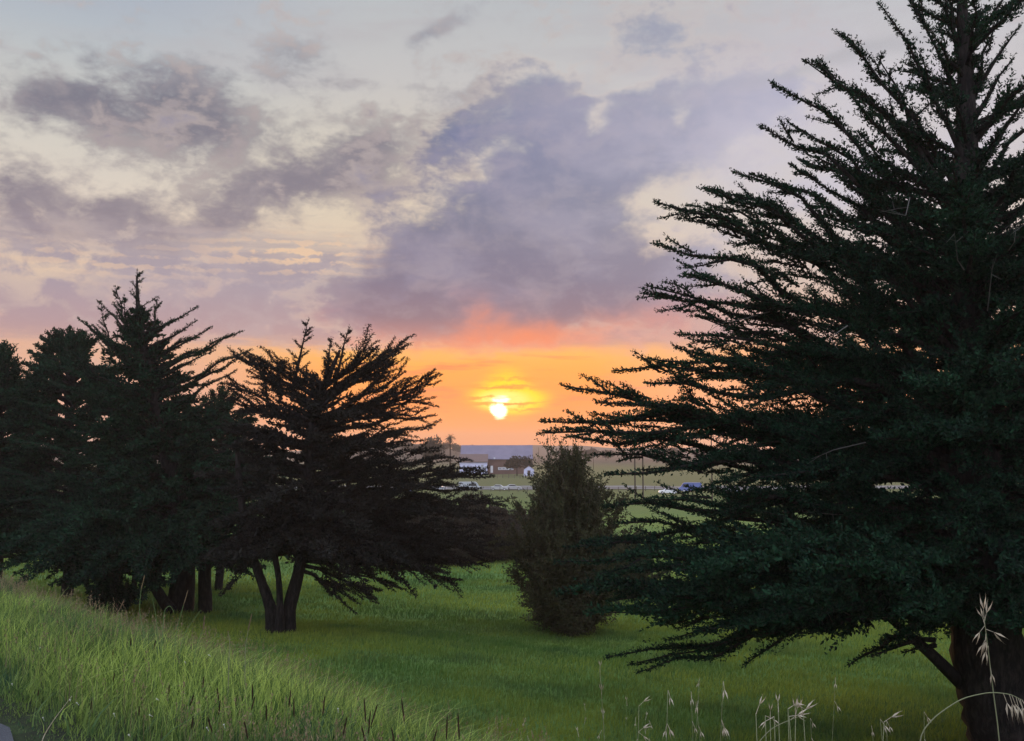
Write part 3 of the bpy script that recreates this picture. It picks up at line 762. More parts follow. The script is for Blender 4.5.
round_tree(66, 600, 64, [(42, 338), (55, 330), (70, 329), (84, 333), (31, 352), (38, 346), (25, 372), (96, 340), (48, 334), (62, 331), (78, 331), (90, 336), (36, 358), (28, 364), (50, 345), (66, 342)], 'rounded cypress with sky showing through its crown, behind and left of the pointed cypress', 5.6, 336, .4, 125, group='cypresses at the edge of the pasture', gap=.8)
round_tree(-8, 600, 66, [(10, 346), (17, 360), (4, 343), (19, 372), (-4, 344), (8, 352), (14, 366), (20, 384), (18, 395)], 'dense dark tree cut off by the left edge of the view', 4.4, 347, .5, 170, leaf=.36, wid=.17)
round_tree(218, 590, 68, [(222, 385), (235, 395), (212, 392), (204, 398)], 'low dark cypress filling the gap between the two nearer cypresses', 4.8, 386, .3, 100, leaf=.36, wid=.17)
round_tree(108, 590, 58, [], 'small dark tree whose thin trunk shows under the spreading skirt of the pointed cypress', 2.6, 470, .28, 50, lowpy=572)
round_tree(131, 585, 60, [], 'slim dark trunk standing behind the curved limb of the pointed cypress', 2.2, 480, .2, 36, lowpy=560)

material('brown_shrub', (0.030, 0.030, 0.016), .8, .2, (0.042, 0.030, 0.020), .5, (0.02, 0.03, 0.014), 2.0, tone=(0.075, 0.075, 0.030), trans=.25)
# ---- bushes -----------------------------------------------------------------
def bush(px, base_py, d, spec, label, name='bush', nst=60, mat='shrub_foliage', leaf=.13, wid=.06, twigs=True, cat='bush', group=None, dens=1.0, stemr=.05):
    """spec: (height fraction, radius m) profile; shoots fan up from the foot and carry leafy side twigs"""
    x = P(px, base_py, d)[0]; bz = float(T(x, d))
    root = empty(name, (x, d, bz - .05)); tag(root, label, cat, group)
    H = spec[-1][0]
    hs = [s_[0] for s_ in spec]; rs = [s_[1] for s_ in spec]
    V = []; TN = []; w = MB()
    for i in range(nst):
        h = H * rng.uniform(.05, 1.0) ** .9
        a = rng.uniform(0, 6.283); rr = np.interp(h, hs, rs) * rng.uniform(.25, 1.0) ** .5 * rng.choice([.8, 1.0, 1.0, 1.25]) * (1 + .22 * math.sin(3 * a + h * 1.3) + .15 * math.sin(5 * a - 2.1 * h))
        tip = np.array([math.cos(a) * rr, math.sin(a) * rr, h])
        p0 = np.array([rng.normal(0, .15), rng.normal(0, .15), 0.0]) + np.array([0, 0, h * rng.uniform(0, .35)])
        c = bez(p0, np.array([tip[0] * .55, tip[1] * .55, h * .5]), tip, 10)
        w.tube(c[::3], [stemr * .5 * (1 - .8 * u) for u in np.linspace(0, 1, 4)], 4)
        if h > H * .82:     # thin whips at the top
            e = tip + np.array([rng.normal(0, .1), rng.normal(0, .1), rng.uniform(.3, .8)])
            w.tube([tip, e], [.012, .004], 4)
        ctn = rng.uniform(0, .6)
        n2 = int(26 * dens)
        u = rng.uniform(.28, 1.0, n2)
        base = np.stack([np.interp(u, np.linspace(0, 1, 10), c[:, k]) for k in range(3)], 1)
        dr = unit(rng.normal(0, 1, (n2, 3)) + np.array([0, 0, .7]) + unit(tip) * .6)
        ln = rng.uniform(.2, .65, n2) * (H / 8 + .4)
        m = 9
        uu = np.linspace(.1, 1, m)
        C = (base[:, None, :] + dr[:, None, :] * (ln[:, None, None] * uu[None, :, None])).reshape(-1, 3)
        A = np.repeat(dr, m, 0)
        v, tn = kites(C, A, np.full(len(C), leaf), np.full(len(C), wid), 3, .8, np.full(len(C), ctn * .6))
        V.append(v); TN.append(tn)
    link('foliage', quads_mesh('foliage', np.concatenate(V), 4, np.concatenate(TN)), M[mat], root)
    w.build('stems', M['twig'], root)
    return root
bush(571, 622, 47.5, [(0, 1.7), (.6, 1.9), (1.4, 1.9), (2.4, 2.6), (4.6, 3.0), (6.2, 2.5), (7.3, 1.7), (8.3, 1.0), (8.7, .5)], 'tall fluffy shrub with a rounded skirt, alone on the open grass below the sun', 'shrub', 185, mat='brown_shrub', leaf=.17, wid=.07, dens=1.35)
bush(547, 600, 49.5, [(0, .6), (3, 1.3), (6, 1.0), (8.2, .5), (9.6, .35)], 'spindly see-through shrub with bare whips above the left shoulder of the tall fluffy shrub', 'shrub', 34, leaf=.15, wid=.06, dens=.8)
bush(632, 560, 62, [(0, .9), (1.2, 1.9), (3.2, 1.5), (4.2, .6)], 'low green bush at the right foot of the tall fluffy shrub', 'bush', 50, leaf=.18, wid=.09)
bush(112, 600, 55, [(0, .7), (.6, 1.2), (1.4, 1.1), (2.3, .4)], 'round dark bush under the spreading skirt of the pointed cypress', 'bush', 50, mat='cypress_foliage', leaf=.15, wid=.08)
# scrub line behind the many-stemmed cypress
g_ = 'scrub bushes along the near edge of the paddock'
for i, (px, py, d, h, r_, lb) in enumerate([(388, 540, 94, 6.4, 5.6, 'brown scrub bush seen through the cypress branches, leftmost of the row'), (432, 540, 92, 6.0, 6.0, 'wide brown scrub bush second from the left in the row behind the cypress'),
                                        (474, 538, 96, 5.9, 5.6, 'brown scrub bush right of centre in the row behind the cypress'), (512, 536, 98, 5.2, 4.4, 'brown scrub bush touching the left side of the tall fluffy shrub')]):
    bush(px, py, d, [(0, r_ * .7), (h * .4, r_), (h * .8, r_ * .7), (h, r_ * .2)], lb, 'bush', 110, mat='old_foliage', leaf=.30, wid=.14, group=g_)
# ------------------------------------------------------------------ grass
def blades(X, Y, H, W, lean, segs=3, tone=None, wind=(0.25, -0.1)):
    """curved tapering blades, two quads and a tip each, as 4-corner polygons"""
    n = len(X); Z = T(X, Y)
    a = rng.uniform(0, 6.283, n); sd = np.stack([np.cos(a), np.sin(a), np.zeros(n)], 1)
    b = rng.uniform(0, 6.283, n); ld = np.stack([np.cos(b) + wind[0] * 2, np.sin(b) + wind[1] * 2, np.zeros(n)], 1) * (lean * rng.uniform(.2, 1.3, n))[:, None]
    P0 = np.stack([X, Y, Z - .02], 1); up = np.array([0, 0, 1.0])
    out = []
    us = np.linspace(0, 1, segs + 1)
    def pt(u): return P0 + up * (H * (u - .25 * np.minimum(1, lean * 1.2) * u * u))[:, None] + ld * (H * u ** 2.2)[:, None]
    for k in range(segs):
        u0, u1 = us[k], us[k + 1]
        w0 = (W * (1 - u0 ** 1.5) * .5)[:, None]; w1 = (W * (1 - u1 ** 1.5) * .5)[:, None] + 1e-4
        out.append(np.stack([pt(u0) - sd * w0, pt(u0) + sd * w0, pt(u1) + sd * w1, pt(u1) - sd * w1], 1))
    tn = rng.uniform(0, 1, n) ** 1.6 if tone is None else tone
    return np.concatenate(out), np.tile(tn, segs)
def clump(x, y, L, ph): return np.clip(.5 + .5 * wob(x, y, L, ph) + .25 * wob(x, y, L * .37, ph + 1), 0, 1.3)

# verge: the bank top beside the road
n = 185000
S = rng.uniform(-1.42, 5.2, n); S = np.where(rng.random(n) < .35, rng.uniform(-1.42, 1.2, n), S); Q = rng.uniform(-4.5, 17, n)
X = EX + NX * S - NY * Q; Y = EY + NY * S + NX * Q
keep = (Y > .8) & ~((S > 2.8) & (rng.random(n) < .45)) & (S > -1.08 + .05 * np.sin(Q * 5.1) + .05 * rng.normal(0, 1, n)) 
X, Y, S = X[keep], Y[keep], S[keep]
H = (.07 + .16 * clump(X, Y, .55, .3) + .12 * clump(X, Y, .23, 1.3) + .07 * clump(X, Y, 2.1, 2.2)) * rng.uniform(.55, 1.35, len(X)) * np.clip((S + 1.15) / .9, .22, 1)
V, tn = blades(X, Y, H, rng.uniform(.0045, .010, len(X)), rng.uniform(.25, .9, len(X)), 3, tone=np.clip((.02 + clump(X, Y, .9, 4) ** 2 * .8) * rng.uniform(0, 1, len(X)) ** 1.4 * 2.2, 0, 1))
tag(link('verge_grass', quads_mesh('verge_grass', V, 4, tn), M['verge_blades']), 'rough green grass covering the bank beside the road', 'grass', kind='stuff')
# broad-leaved weeds and coarse blades among the fine grass
n = 16000
S = rng.uniform(-1.0, 4.5, n); Q = rng.uniform(-4.5, 16, n); X = EX + NX * S - NY * Q; Y = EY + NY * S + NX * Q
kp = (Y > 1.0) & (clump(X, Y, .6, 5.1) > rng.uniform(.2, 1.0, n)); X, Y = X[kp], Y[kp]
V, tn = blades(X, Y, rng.uniform(.12, .34, len(X)), rng.uniform(.010, .022, len(X)), rng.uniform(.6, 1.5, len(X)), 4, tone=rng.uniform(0, 1, len(X)) ** 2.2)
tag(link('coarse_weeds', quads_mesh('coarse_weeds', V, 4, tn), M['verge_blades']), 'coarse broad-bladed weeds mixed into the green bank', 'grass', kind='stuff')
# dry brownish panicles and culms mixed into it
n = 26000
S = rng.uniform(-.7, 4.0, n); Q = rng.uniform(-4, 16, n); X = EX + NX * S - NY * Q; Y = EY + NY * S + NX * Q
keep = (clump(X, Y, .9, 1.1) > rng.uniform(.25, .9, n)) & (Y > 1.2); X, Y = X[keep], Y[keep]
H = rng.uniform(.26, .46, len(X))
V, tn = blades(X, Y, H, np.full(len(X), .0028), np.full(len(X), .22), 3)
# fuzzy seed heads
k = 7; top = V.reshape(3, len(X), 4, 3)[2][:, 2, :]
u = rng.uniform(0, .09, (len(X), k)); C = np.repeat(top, k, 0) - np.stack([np.zeros(len(X) * k), np.zeros(len(X) * k), u.ravel()], 1)
Vk, tk = kites(C, np.tile(np.array([[0, 0, 1.0]]), (len(C), 1)), np.full(len(C), .022), np.full(len(C), .005), 1, .5)
tag(link('dry_grass', quads_mesh('dry_grass', np.concatenate([V, Vk]), 4, np.concatenate([tn, tk])), M['dry_blades']), 'brownish seeding grass mixed into the green bank', 'grass', kind='stuff')

# meadow: blades get sparser and coarser with distance from the road
Vs = []; Ts = []
for (y0, y1, n, h, w, sp) in [(8, 20, 40000, .26, .012, .9), (20, 34, 120000, .26, .020, .72), (34, 52, 130000, .27, .030, .66), (52, 75, 90000, .28, .045, .62), (75, 130, 70000, .30, .08, .6)]:
    Y = np.sqrt(rng.uniform(y0 ** 2, y1 ** 2, n)); X = rng.uniform(-sp, sp, n) * Y
    kp = vs(X, Y) > 2.5; X, Y = X[kp], Y[kp]
    cl = clump(X, Y, 2.3, .5) * .5 + clump(X, Y, .7, 3) * .5
    H = h * (.45 + .8 * cl) * rng.uniform(.6, 1.3, len(X))
    v, t_ = blades(X, Y, H, np.full(len(X), w) * rng.uniform(.6, 1.4, len(X)), np.full(len(X), .4), 2, tone=np.clip((clump(X, Y, 5.0, 1.7) ** 2 * .8 + .2 * clump(X, Y, 1.3, .7)) * rng.uniform(.1, 1.5, len(X)), 0, 1))
    Vs.append(v); Ts.append(t_)
tag(link('meadow_grass', quads_mesh('meadow_grass', np.concatenate(Vs), 4, np.concatenate(Ts)), M['field_blades']), 'long green meadow grass under the trees', 'grass', kind='stuff')

# ------------------------------------------------------------------ single plants on the verge
def husk(b, p, d, L, w):
    """an oat spikelet: two slim boat-shaped glumes opening from a point"""
    d = unit(np.array(d, float)); s_ = unit(np.cross(d, (0.2, .9, .1))); q_ = np.cross(d, s_)
    for sg in (-1, 1):
        ax = unit(d + s_ * sg * .16)
        pts = [p, p + ax * L * .35 + s_ * sg * w * .5, p + ax * L * .35 + q_ * w * .42, p + ax * L * .35 - q_ * w * .42, p + ax * L * .7 + q_ * w * .2 + s_ * sg * w * .2, p + ax * L * .7 - q_ * w * .2 + s_ * sg * w * .2, p + ax * L]
        b.poly(pts, [(0, 2, 1), (0, 1, 3), (1, 2, 4), (1, 5, 3), (1, 4, 6), (1, 6, 5), (2, 3, 5, 4), (4, 5, 6), (0, 3, 2)])
def oat(foot, pts, heads, label, r=.0016, group='wild oats along the road edge', L=.032, w=.0065, mat='oat_stem'):
    """foot: rooted on the verge; pts: stem from foot to tip; heads: (fraction, direction) list"""
    root = empty('wild_oat', foot); tag(root, label, 'grass stalk', group)
    fp = np.array(foot); pts = [np.array(p, float) for p in pts]
    n = len(pts); tt = np.linspace(0, n - 1, (n - 1) * 6 + 1)
    pp = np.stack([np.interp(tt, range(n), [p[k] for p in pts]) for k in range(3)], 1)
    for _ in range(4): pp[1:-1] = (pp[:-2] + 2 * pp[1:-1] + pp[2:]) / 4
    b = MB(); b.tube(pp - fp, list(np.linspace(r, r * .45, len(pp))), 5); b.build('stem', M[mat], root, smooth=True)
    for fr, dr, sc_ in heads:
        k = min(len(pp) - 1, int(fr * (len(pp) - 1)))
        p = pp[k]; e = p + unit(np.array(dr, float) + np.array([0, 0, .3])) * .018
        h = MB(); h.tube([p - fp, e - fp], [.0006, .0004], 4); husk(h, e - fp, dr, L * sc_, w * sc_)
        h.build('spikelet', M['oat_husk'], root)
def stalk(px_top, py_top, d, bend=0.0, x_foot=None):
    """stem points from the verge up to an image-derived height at a real distance d"""
    top = P(px_top, py_top, d)
    fx = top[0] + (x_foot if x_foot is not None else rng.uniform(-.08, .08)); fy = d + rng.uniform(-.06, .06)
    f = np.array([fx, fy, float(T(fx, fy)) - .01])
    return f, top
# tall oat in front of the big trunk
f = np.array([P(1008, 741, 2.15)[0] + .02, 2.15, 0.0]); f[2] = float(T(f[0], f[1]))
oat(f, [f, P(1000, 741, 2.15), P(993, 690, 2.15), P(987, 640, 2.14), P(984, 618, 2.14)],
    [(1.0, (-.02, 0, 1), 1.15), (.965, (.28, 0, .8), 1.0), (.955, (-.3, 0, .75), .9), (.90, (.8, 0, -.6), 1.2), (.87, (.02, .1, -1), 1.0), (.84, (-.1, 0, -1), .9), (.78, (-.15, 0, -1), 1.0), (.80, (-.35, .1, -1), .9), (.93, (-.5, 0, -.9), .9), (.66, (.1, 0, -1), .9)],
    'tallest wild oat, standing pale against the dark trunk at the right edge')
f = np.array([P(915, 741, 1.95)[0] - .02, 1.95, 0.0]); f[2] = float(T(f[0], f[1]))
oat(f, [f, P(914, 741, 1.95), P(935, 716, 1.95), P(962, 698, 1.95), P(990, 692, 1.95), P(1010, 694, 1.95), P(1022, 700, 1.95)],
    [(.80, (.25, 0, -1), 1.1), (.84, (.2, 0, -1), 1.2), (.88, (.3, .1, -1), 1.1), (.92, (.15, 0, -1), 1.1), (.95, (.3, 0, -1), 1.2), (.98, (.2, 0, -1), 1.0), (1.0, (.4, 0, -1), 1.0)],
    'wild oat arching to the right across the big trunk with hanging husks')
f, tp = stalk(600, 672, 3.3)
oat(f, [f, f * .5 + tp * .5, tp], [(1.0, (.03, 0, 1), .9), (.985, (-.1, 0, 1), .9), (.965, (.1, 0, 1), .9), (.945, (-.1, 0, 1), .9), (.925, (.1, 0, 1), .9), (.905, (-.1, 0, 1), .8), (.88, (.1, 0, 1), .7), (.85, (-.1, 0, 1), .7)], 'slender upright oat with a narrow pale ear, below the tall fluffy shrub')
f, tp = stalk(639, 706, 2.9, x_foot=-.03)
oat(f, [f, f * .5 + tp * .5, tp], [(1.0, (.8, 0, .45), .9), (.97, (.8, 0, .35), .9), (.93, (.7, 0, -.8), .8), (.90, (.9, 0, .3), .7)], 'short oat with three husks leaning right, just right of the slender upright oat')
f, tp = stalk(668, 690, 2.6, x_foot=-.05)
oat(f, [f, f * .5 + tp * .5, tp], [(1.0, (.2, 0, -1), 1.0), (.97, (.35, .2, -1), 1.0), (.95, (-.15, 0, -1), .9), (.92, (.3, 0, -1), .8), (.9, (-.3, 0, -1), .8)], 'nodding oat with a loose pale tuft, left of the bent fallen oat ears')
f, tp = stalk(800, 716, 2.0, x_foot=-.10)
oat(f, [f, P(745, 760, 2.0), P(770, 728, 2.0), tp], [(1.0, (.7, 0, .5), .9), (.96, (.3, 0, .9), .9), (.92, (.9, 0, .3), .9)], 'oat slanting up to the right across the lower meadow')
f, tp = stalk(884, 722, 2.1, x_foot=-.08)
oat(f, [f, f * .4 + tp * .6, tp], [(1.0, (1, 0, .35), .9), (.975, (1, 0, .15), .9), (.95, (1, 0, 0), .9), (.93, (.9, 0, -.1), .8)], 'oat with four husks lying flat to the right, beside the foot of the big trunk')
# thick tuft of dry heads bottom centre-right
for i in range(9):
    f, tp = stalk(758 + i * 5.5 + rng.uniform(-4, 4), 712 + rng.uniform(-6, 12), 1.9 + rng.uniform(-.1, .1), x_foot=rng.uniform(-.05, .05))
    oat(f, [f, f * .5 + tp * .5 + np.array([.01, 0, 0]), tp], [(1 - .03 * j, (rng.uniform(-.6, .9), rng.uniform(-.3, .3), rng.uniform(-.5, 1)), rng.uniform(.5, .8)) for j in range(6)],
        'dry oat in the thick pale tuft at the bottom edge', group='dry oats in one tuft')
# faint pale oats dotted over the lower right
g2 = 'pale nodding oats in front of the meadow'
for i in range(13):
    px = rng.uniform(690, 960); py = rng.uniform(676, 728); d = rng.uniform(2.3, 3.6)
    if abs(px - 780) < 30: continue
    f, tp = stalk(px, py, d)
    oat(f, [f, f * .5 + tp * .5, tp], [(1 - .035 * j, (rng.uniform(-.2, .6), rng.uniform(-.2, .2), -1), rng.uniform(.7, 1.1)) for j in range(rng.integers(2, 4))], 'pale nodding oat in front of the meadow beside the big trunk', group=g2, r=.0011)
g3 = 'thin oats at the bottom of the view'
for i in range(8):
    px = rng.uniform(515, 660); py = rng.uniform(700, 738); d = rng.uniform(2.8, 4.0)
    f, tp = stalk(px, py, d)
    oat(f, [f, f * .5 + tp * .5, tp], [(1 - .04 * j, (rng.uniform(-.4, .4), 0, -1 if i % 2 else 1), rng.uniform(.4, .7)) for j in range(3)], 'thin short oat at the bottom centre of the view', group=g3, r=.001, mat='green_stem')

# dark plantain-like seed heads standing in the bank grass
def seed_proto():
    root = empty('seed_stalk', (0, 0, 0)); tag(root, 'dark brown seed spike on a thin stalk, standing in the bank grass', 'seed stalk', 'dark seed spikes in the bank grass')
    b = MB(); b.tube([(0, 0, 0), (.003, 0, .15), (.006, .002, .30)], [.0016, .0014, .0012], 5); b.build('stem', M['green_stem'], root)
    h = MB(); h.tube([(.006, .002, .295), (.006, .002, .31), (.007, .002, .34), (.008, .002, .375), (.008, .002, .385)], [.001, .0032, .0038, .0028, .001], 7, .12); h.build('seed_spike', M['seed_head'], root)
    return root
def copy_tree(o, parent=None):
    c = o.copy(); COL.objects.link(c)
    if parent is not None: c.parent = parent
    for ch in list(o.children): copy_tree(ch, c)
    return c
pr = seed_proto(); first = True
spots = [(317, 697, 4.9), (349, 702, 4.7), (362, 712, 4.6), (388, 720, 4.4), (35, 690, 6.0), (88, 700, 5.6), (407, 725, 4.3), (414, 728, 4.3), (445, 718, 4.5), (464, 716, 4.4), (330, 712, 4.8), (295, 700, 5.0), (283, 688, 5.3), (268, 700, 5.1), (255, 680, 5.5), (240, 696, 5.3), (225, 684, 5.6), (214, 700, 5.2),
         (372, 700, 4.7), (108, 670, 6.2), (140, 700, 5.4), (180, 690, 5.6), (168, 684, 5.9), (200, 676, 5.9), (150, 640, 6.9), (130, 636, 7.2), (96, 626, 7.7), (60, 618, 8.3), (416, 700, 4.8), (230, 712, 4.9), (262, 716, 4.7), (190, 716, 5.0), (74, 630, 7.8), (40, 625, 8.4), (115, 650, 6.9)]
for px, py, d in spots:
    top = P(px, py, d); gz = float(T(top[0], top[1])); hgt = max(.16, top[2] - gz)
    o = pr if first else copy_tree(pr); first = False
    s_ = hgt / .385; o.location = (top[0], top[1], gz); o.scale = (1.1, 1.1, s_); o.rotation_euler = (R(rng.uniform(-14, 14)), R(rng.uniform(-14, 16)), rng.uniform(0, 6))
# tall pale arching stems on the crest
def arch(px0, py0, d, pts, label, r=.003, head=False, grp=None, mat='green_stem'):
    b0 = P(px0, py0, d); z = float(T(b0[0], d)); f = np.array([b0[0], d, z])
    root = empty('tall_grass', f); tag(root, label, 'grass stalk', grp)
    pp = [f] + [P(a_, b_, d) for a_, b_ in pts]
    n = len(pp); tt = np.linspace(0, n - 1, (n - 1) * 5 + 1)
    q_ = np.stack([np.interp(tt, range(n), [p[k] for p in pp]) for k in range(3)], 1)
    for _ in range(3): q_[1:-1] = (q_[:-2] + 2 * q_[1:-1] + q_[2:]) / 4
    b = MB(); b.tube(q_ - f, list(np.linspace(r, r * .35, len(q_))), 5); b.build('stem', M[mat], root)
    if head:
        e = q_[-1] - f; a = unit(q_[-1] - q_[-4]); h = MB()
        h.tube([e - a * .06, e - a * .03, e, e + a * .03, e + a * .05], [.001, .0035, .0028, .0032, .0008], 6, .35); h.build('seed_spike', M['dry_blades'], root)
g4 = 'tall stems standing above the bank crest'
arch(150, 660, 7.0, [(145, 640), (139, 610), (141, 590), (143, 582)], 'tall stem with a pale seed spike, leftmost above the bank crest', head=True, grp=g4)
arch(158, 665, 6.9, [(158, 640), (156, 615), (152, 598)], 'short straight stem between the two tall seed spikes on the crest', grp=g4)
arch(160, 650, 6.8, [(163, 628), (164, 610), (170, 605), (174, 612)], 'pale stem hooked over to the right at its tip, on the bank crest', grp=g4)
arch(172, 655, 6.8, [(176, 632), (182, 610), (186, 597)], 'tall stem ending in a pale spike in front of the twin trunks', head=True, grp=g4)
arch(174, 660, 6.7, [(182, 640), (190, 624), (201, 610)], 'stem leaning right with a long pale blade on the bank crest', grp=g4)
arch(190, 665, 6.6, [(196, 645), (203, 630), (204, 622)], 'stem with a small pale spike right of the leaning blade', head=True, grp=g4)
arch(125, 650, 7.1, [(122, 630), (118, 612), (121, 606)], 'stem with a bushy green tip left of the tallest seed spikes', grp=g4, head=True, mat='green_stem')
arch(228, 680, 6.0, [(229, 660), (230, 640), (228, 632)], 'pale straight stem topped by a short crosswise husk, low on the crest', grp=g4, mat='oat_stem')
arch(246, 680, 6.0, [(245, 650), (247, 636), (250, 622)], 'stem with a pale feathery spike in front of the leaning stems', head=True, grp=g4, mat='oat_stem')
arch(38, 745, 5.1, [(42, 738), (55, 718), (72, 696)], 'long straw lying slantwise in the grass above the road edge', r=.003, mat='oat_husk')
# little white flowers and flecks
g5 = 'tiny white flowers in the bank grass'
fp = None
for (px, py, d) in [(40, 648, 7.4), (27, 634, 8.1), (8, 634, 8.4), (70, 700, 5.7), (77, 703, 5.6), (114, 714, 5.1), (157, 699, 5.5), (129, 735, 4.8), (207, 728, 4.7), (224, 725, 4.7), (338, 709, 4.7), (12, 684, 6.3), (209, 655, 6.0), (150, 715, 5.0), (43, 718, 5.4), (185, 662, 6.2)]:
    p = P(px, py, d)
    if fp is None:
        b = MB()
        for k in range(6):
            a = k * math.pi / 3; b.poly([(0, 0, 0), (.003 * math.cos(a - .35), .003 * math.sin(a - .35), .003), (.0055 * math.cos(a), .0055 * math.sin(a), .004), (.003 * math.cos(a + .35), .003 * math.sin(a + .35), .003)], [(0, 1, 2, 3)])
        b.tube([(0, 0, -.02), (0, 0, 0)], [.001, .001], 4)
        fp = b.build('white_flower', M['petal']); o = fp
    else:
        o = fp.copy(); COL.objects.link(o)
    tag(o, 'tiny white flower in the green bank grass', 'flower', g5)
    o.location = tuple(float(v) for v in (p[0], p[1], p[2])); o.rotation_euler = (R(rng.uniform(20, 60)), 0, rng.uniform(-.6, .6))
# ------------------------------------------------------------------ far side of the pasture
material('barn_roof', (0.20, 0.18, 0.24), .8, .2, (0.17, 0.155, 0.21), .3)
material('shed_roof', (0.16, 0.11, 0.10), .9, .2)
material('barn_wall', (0.17, 0.10, 0.085), .9, .2, (0.13, 0.08, 0.07), .4)
material('white_wall', (0.66, 0.66, 0.86), .8, .3, (0.56, 0.57, 0.78), .5)
material('white_paint', (0.8, 0.8, 0.82), .5, .4)
material('window_glass', (0.35, 0.37, 0.42), .15, .6)
material('dark_door', (0.06, 0.045, 0.045), .8, .2)
material('pole_wood', (0.05, 0.04, 0.035), .9, .1)
material('tyre', (0.02, 0.02, 0.02), .9, .2)
material('car_glass', (0.03, 0.035, 0.045), .1, .6)
material('post_wood', (0.10, 0.085, 0.07), .9, .1)

def barn():
    d = 352.0
    xl, xr = P(460, 474, d)[0], P(533, 474, d)[0]
    cx = (xl + xr) / 2; bz = float(T(cx, d)); root = empty('barn', (cx, d, bz - .1))
    tag(root, 'long brown barn with a pale grey roof, standing below the sun', 'barn')
    hw = (xr - xl) / 2; z = lambda py: P(512, py, d)[2] - bz
    e, rd = z(458.5), z(445.2); dep = 14.0
    b = MB(); b.box(-hw + .3, hw - .3, 0, dep, -1.5, e); b.poly([(-hw + .3, 0, e), (-hw + .3, dep, e), (-hw + .3, dep / 2, rd - .15)], [(0, 1, 2)]); b.poly([(hw - .3, 0, e), (hw - .3, dep, e), (hw - .3, dep / 2, rd - .15)], [(0, 2, 1)])
    b.build('wall', M['barn_wall'], root)
    b = MB()
    for sg in (0, 1):
        y0, y1 = (-.6, dep / 2) if sg == 0 else (dep + .6, dep / 2)
        b.poly([(-hw, y0, e - .25), (hw, y0, e - .25), (hw, y1, rd), (-hw, y1, rd), (-hw, y0, e - .1), (hw, y0, e - .1), (hw, y1, rd + .15), (-hw, y1, rd + .15)], [(0, 1, 2, 3), (4, 5, 6, 7), (0, 1, 5, 4), (2, 3, 7, 6), (0, 3, 7, 4), (1, 2, 6, 5)])
    b.build('roof', M['barn_roof'], root)
    X = lambda px: P(px, 470, d)[0] - cx
    for a, c in [(498.5, 501.5), (502.5, 505), (506, 508.5), (509.5, 513)]:
        f = MB(); f.box(X(a) - .12, X(c) + .12, -.10, .05, z(469.6), z(467)); w = f.build('window', M['white_paint'], root)
        q_ = MB(); q_.box(X(a) + .05, X(c) - .05, -.14, -.11, z(469.2), z(467.4)); q_.build('pane', M['window_glass'], w)
    f = MB(); f.box(X(490.5), X(493), -.08, .05, z(472.5), z(465.5)); f.build('door', M['white_paint'], root)
    f = MB(); f.box(X(528), X(530.5), -.08, .05, z(461.5), z(459)); f.build('vent', M['dark_door'], root)
    f = MB(); f.box(X(493.7), X(495.2), -.4, -.05, z(458.8), z(457.4)); f.build('wall_lamp', M['white_paint'], root)
barn()
def annex():
    d = 345.0; xl, xr = P(459.5, 474, d)[0], P(487, 474, d)[0]; cx = (xl + xr) / 2; bz = float(T(cx, d))
    root = empty('shed', (cx, d, bz - .1)); tag(root, 'white walled shed with a low brown roof, at the left end of the barn', 'shed')
    hw = (xr - xl) / 2; z = lambda py: P(512, py, d)[2] - bz; dep = 5.6
    b = MB(); b.box(-hw, hw, 0, dep, -1.5, z(461.5)); b.build('wall', M['white_wall'], root)
    b = MB(); b.poly([(-hw - .3, -.5, z(462)), (hw + .3, -.5, z(462)), (hw + .3, dep, z(454.5)), (-hw - .3, dep, z(454.5)), (-hw - .3, -.5, z(461.3)), (hw + .3, -.5, z(461.3)), (hw + .3, dep, z(453.8)), (-hw - .3, dep, z(453.8))], [(0, 1, 2, 3), (4, 7, 6, 5), (0, 1, 5, 4), (2, 3, 7, 6), (0, 3, 7, 4), (1, 2, 6, 5)])
    b.build('roof', M['shed_roof'], root)
    X = lambda px: P(px, 470, d)[0] - cx
    for a, c, y0, y1 in [(481, 483.5, 472, 464.5), (484.5, 486, 472, 466)]:
        f = MB(); f.box(X(a), X(c), -.06, .04, z(y0), z(y1)); f.build('door', M['window_glass'], root)
annex()
def white_hut():
    d = 332.0; cx = P(529, 478, d)[0]; bz = float(T(cx, d)); root = empty('shed', (cx, d, bz - .1)); tag(root, 'small pale hut with a pitched roof, at the right end of the barn', 'shed')
    b = MB(); b.box(-1.7, 1.7, 0, 3, 0, 2.3); b.poly([(-1.7, 0, 2.3), (1.7, 0, 2.3), (0, 0, 3.5)], [(0, 1, 2)]); b.poly([(-1.7, 3, 2.3), (1.7, 3, 2.3), (0, 3, 3.5)], [(0, 2, 1)]); b.build('wall', M['white_wall'], root)
    for sg in (-1, 1):
        b = MB(); b.poly([(sg * 1.95, -.2, 2.15), (sg * 1.95, 3.2, 2.15), (0, 3.2, 3.55), (0, -.2, 3.55), (sg * 1.95, -.2, 2.28), (sg * 1.95, 3.2, 2.28), (0, 3.2, 3.68), (0, -.2, 3.68)], [(0, 1, 2, 3), (4, 5, 6, 7), (0, 1, 5, 4), (2, 3, 7, 6), (0, 3, 7, 4), (1, 2, 6, 5)]); b.build('roof', M['shed_roof'], root)
    b = MB(); b.box(-.5, .5, -.06, .02, 0, 2); b.build('door', M['dark_door'], root)
white_hut()
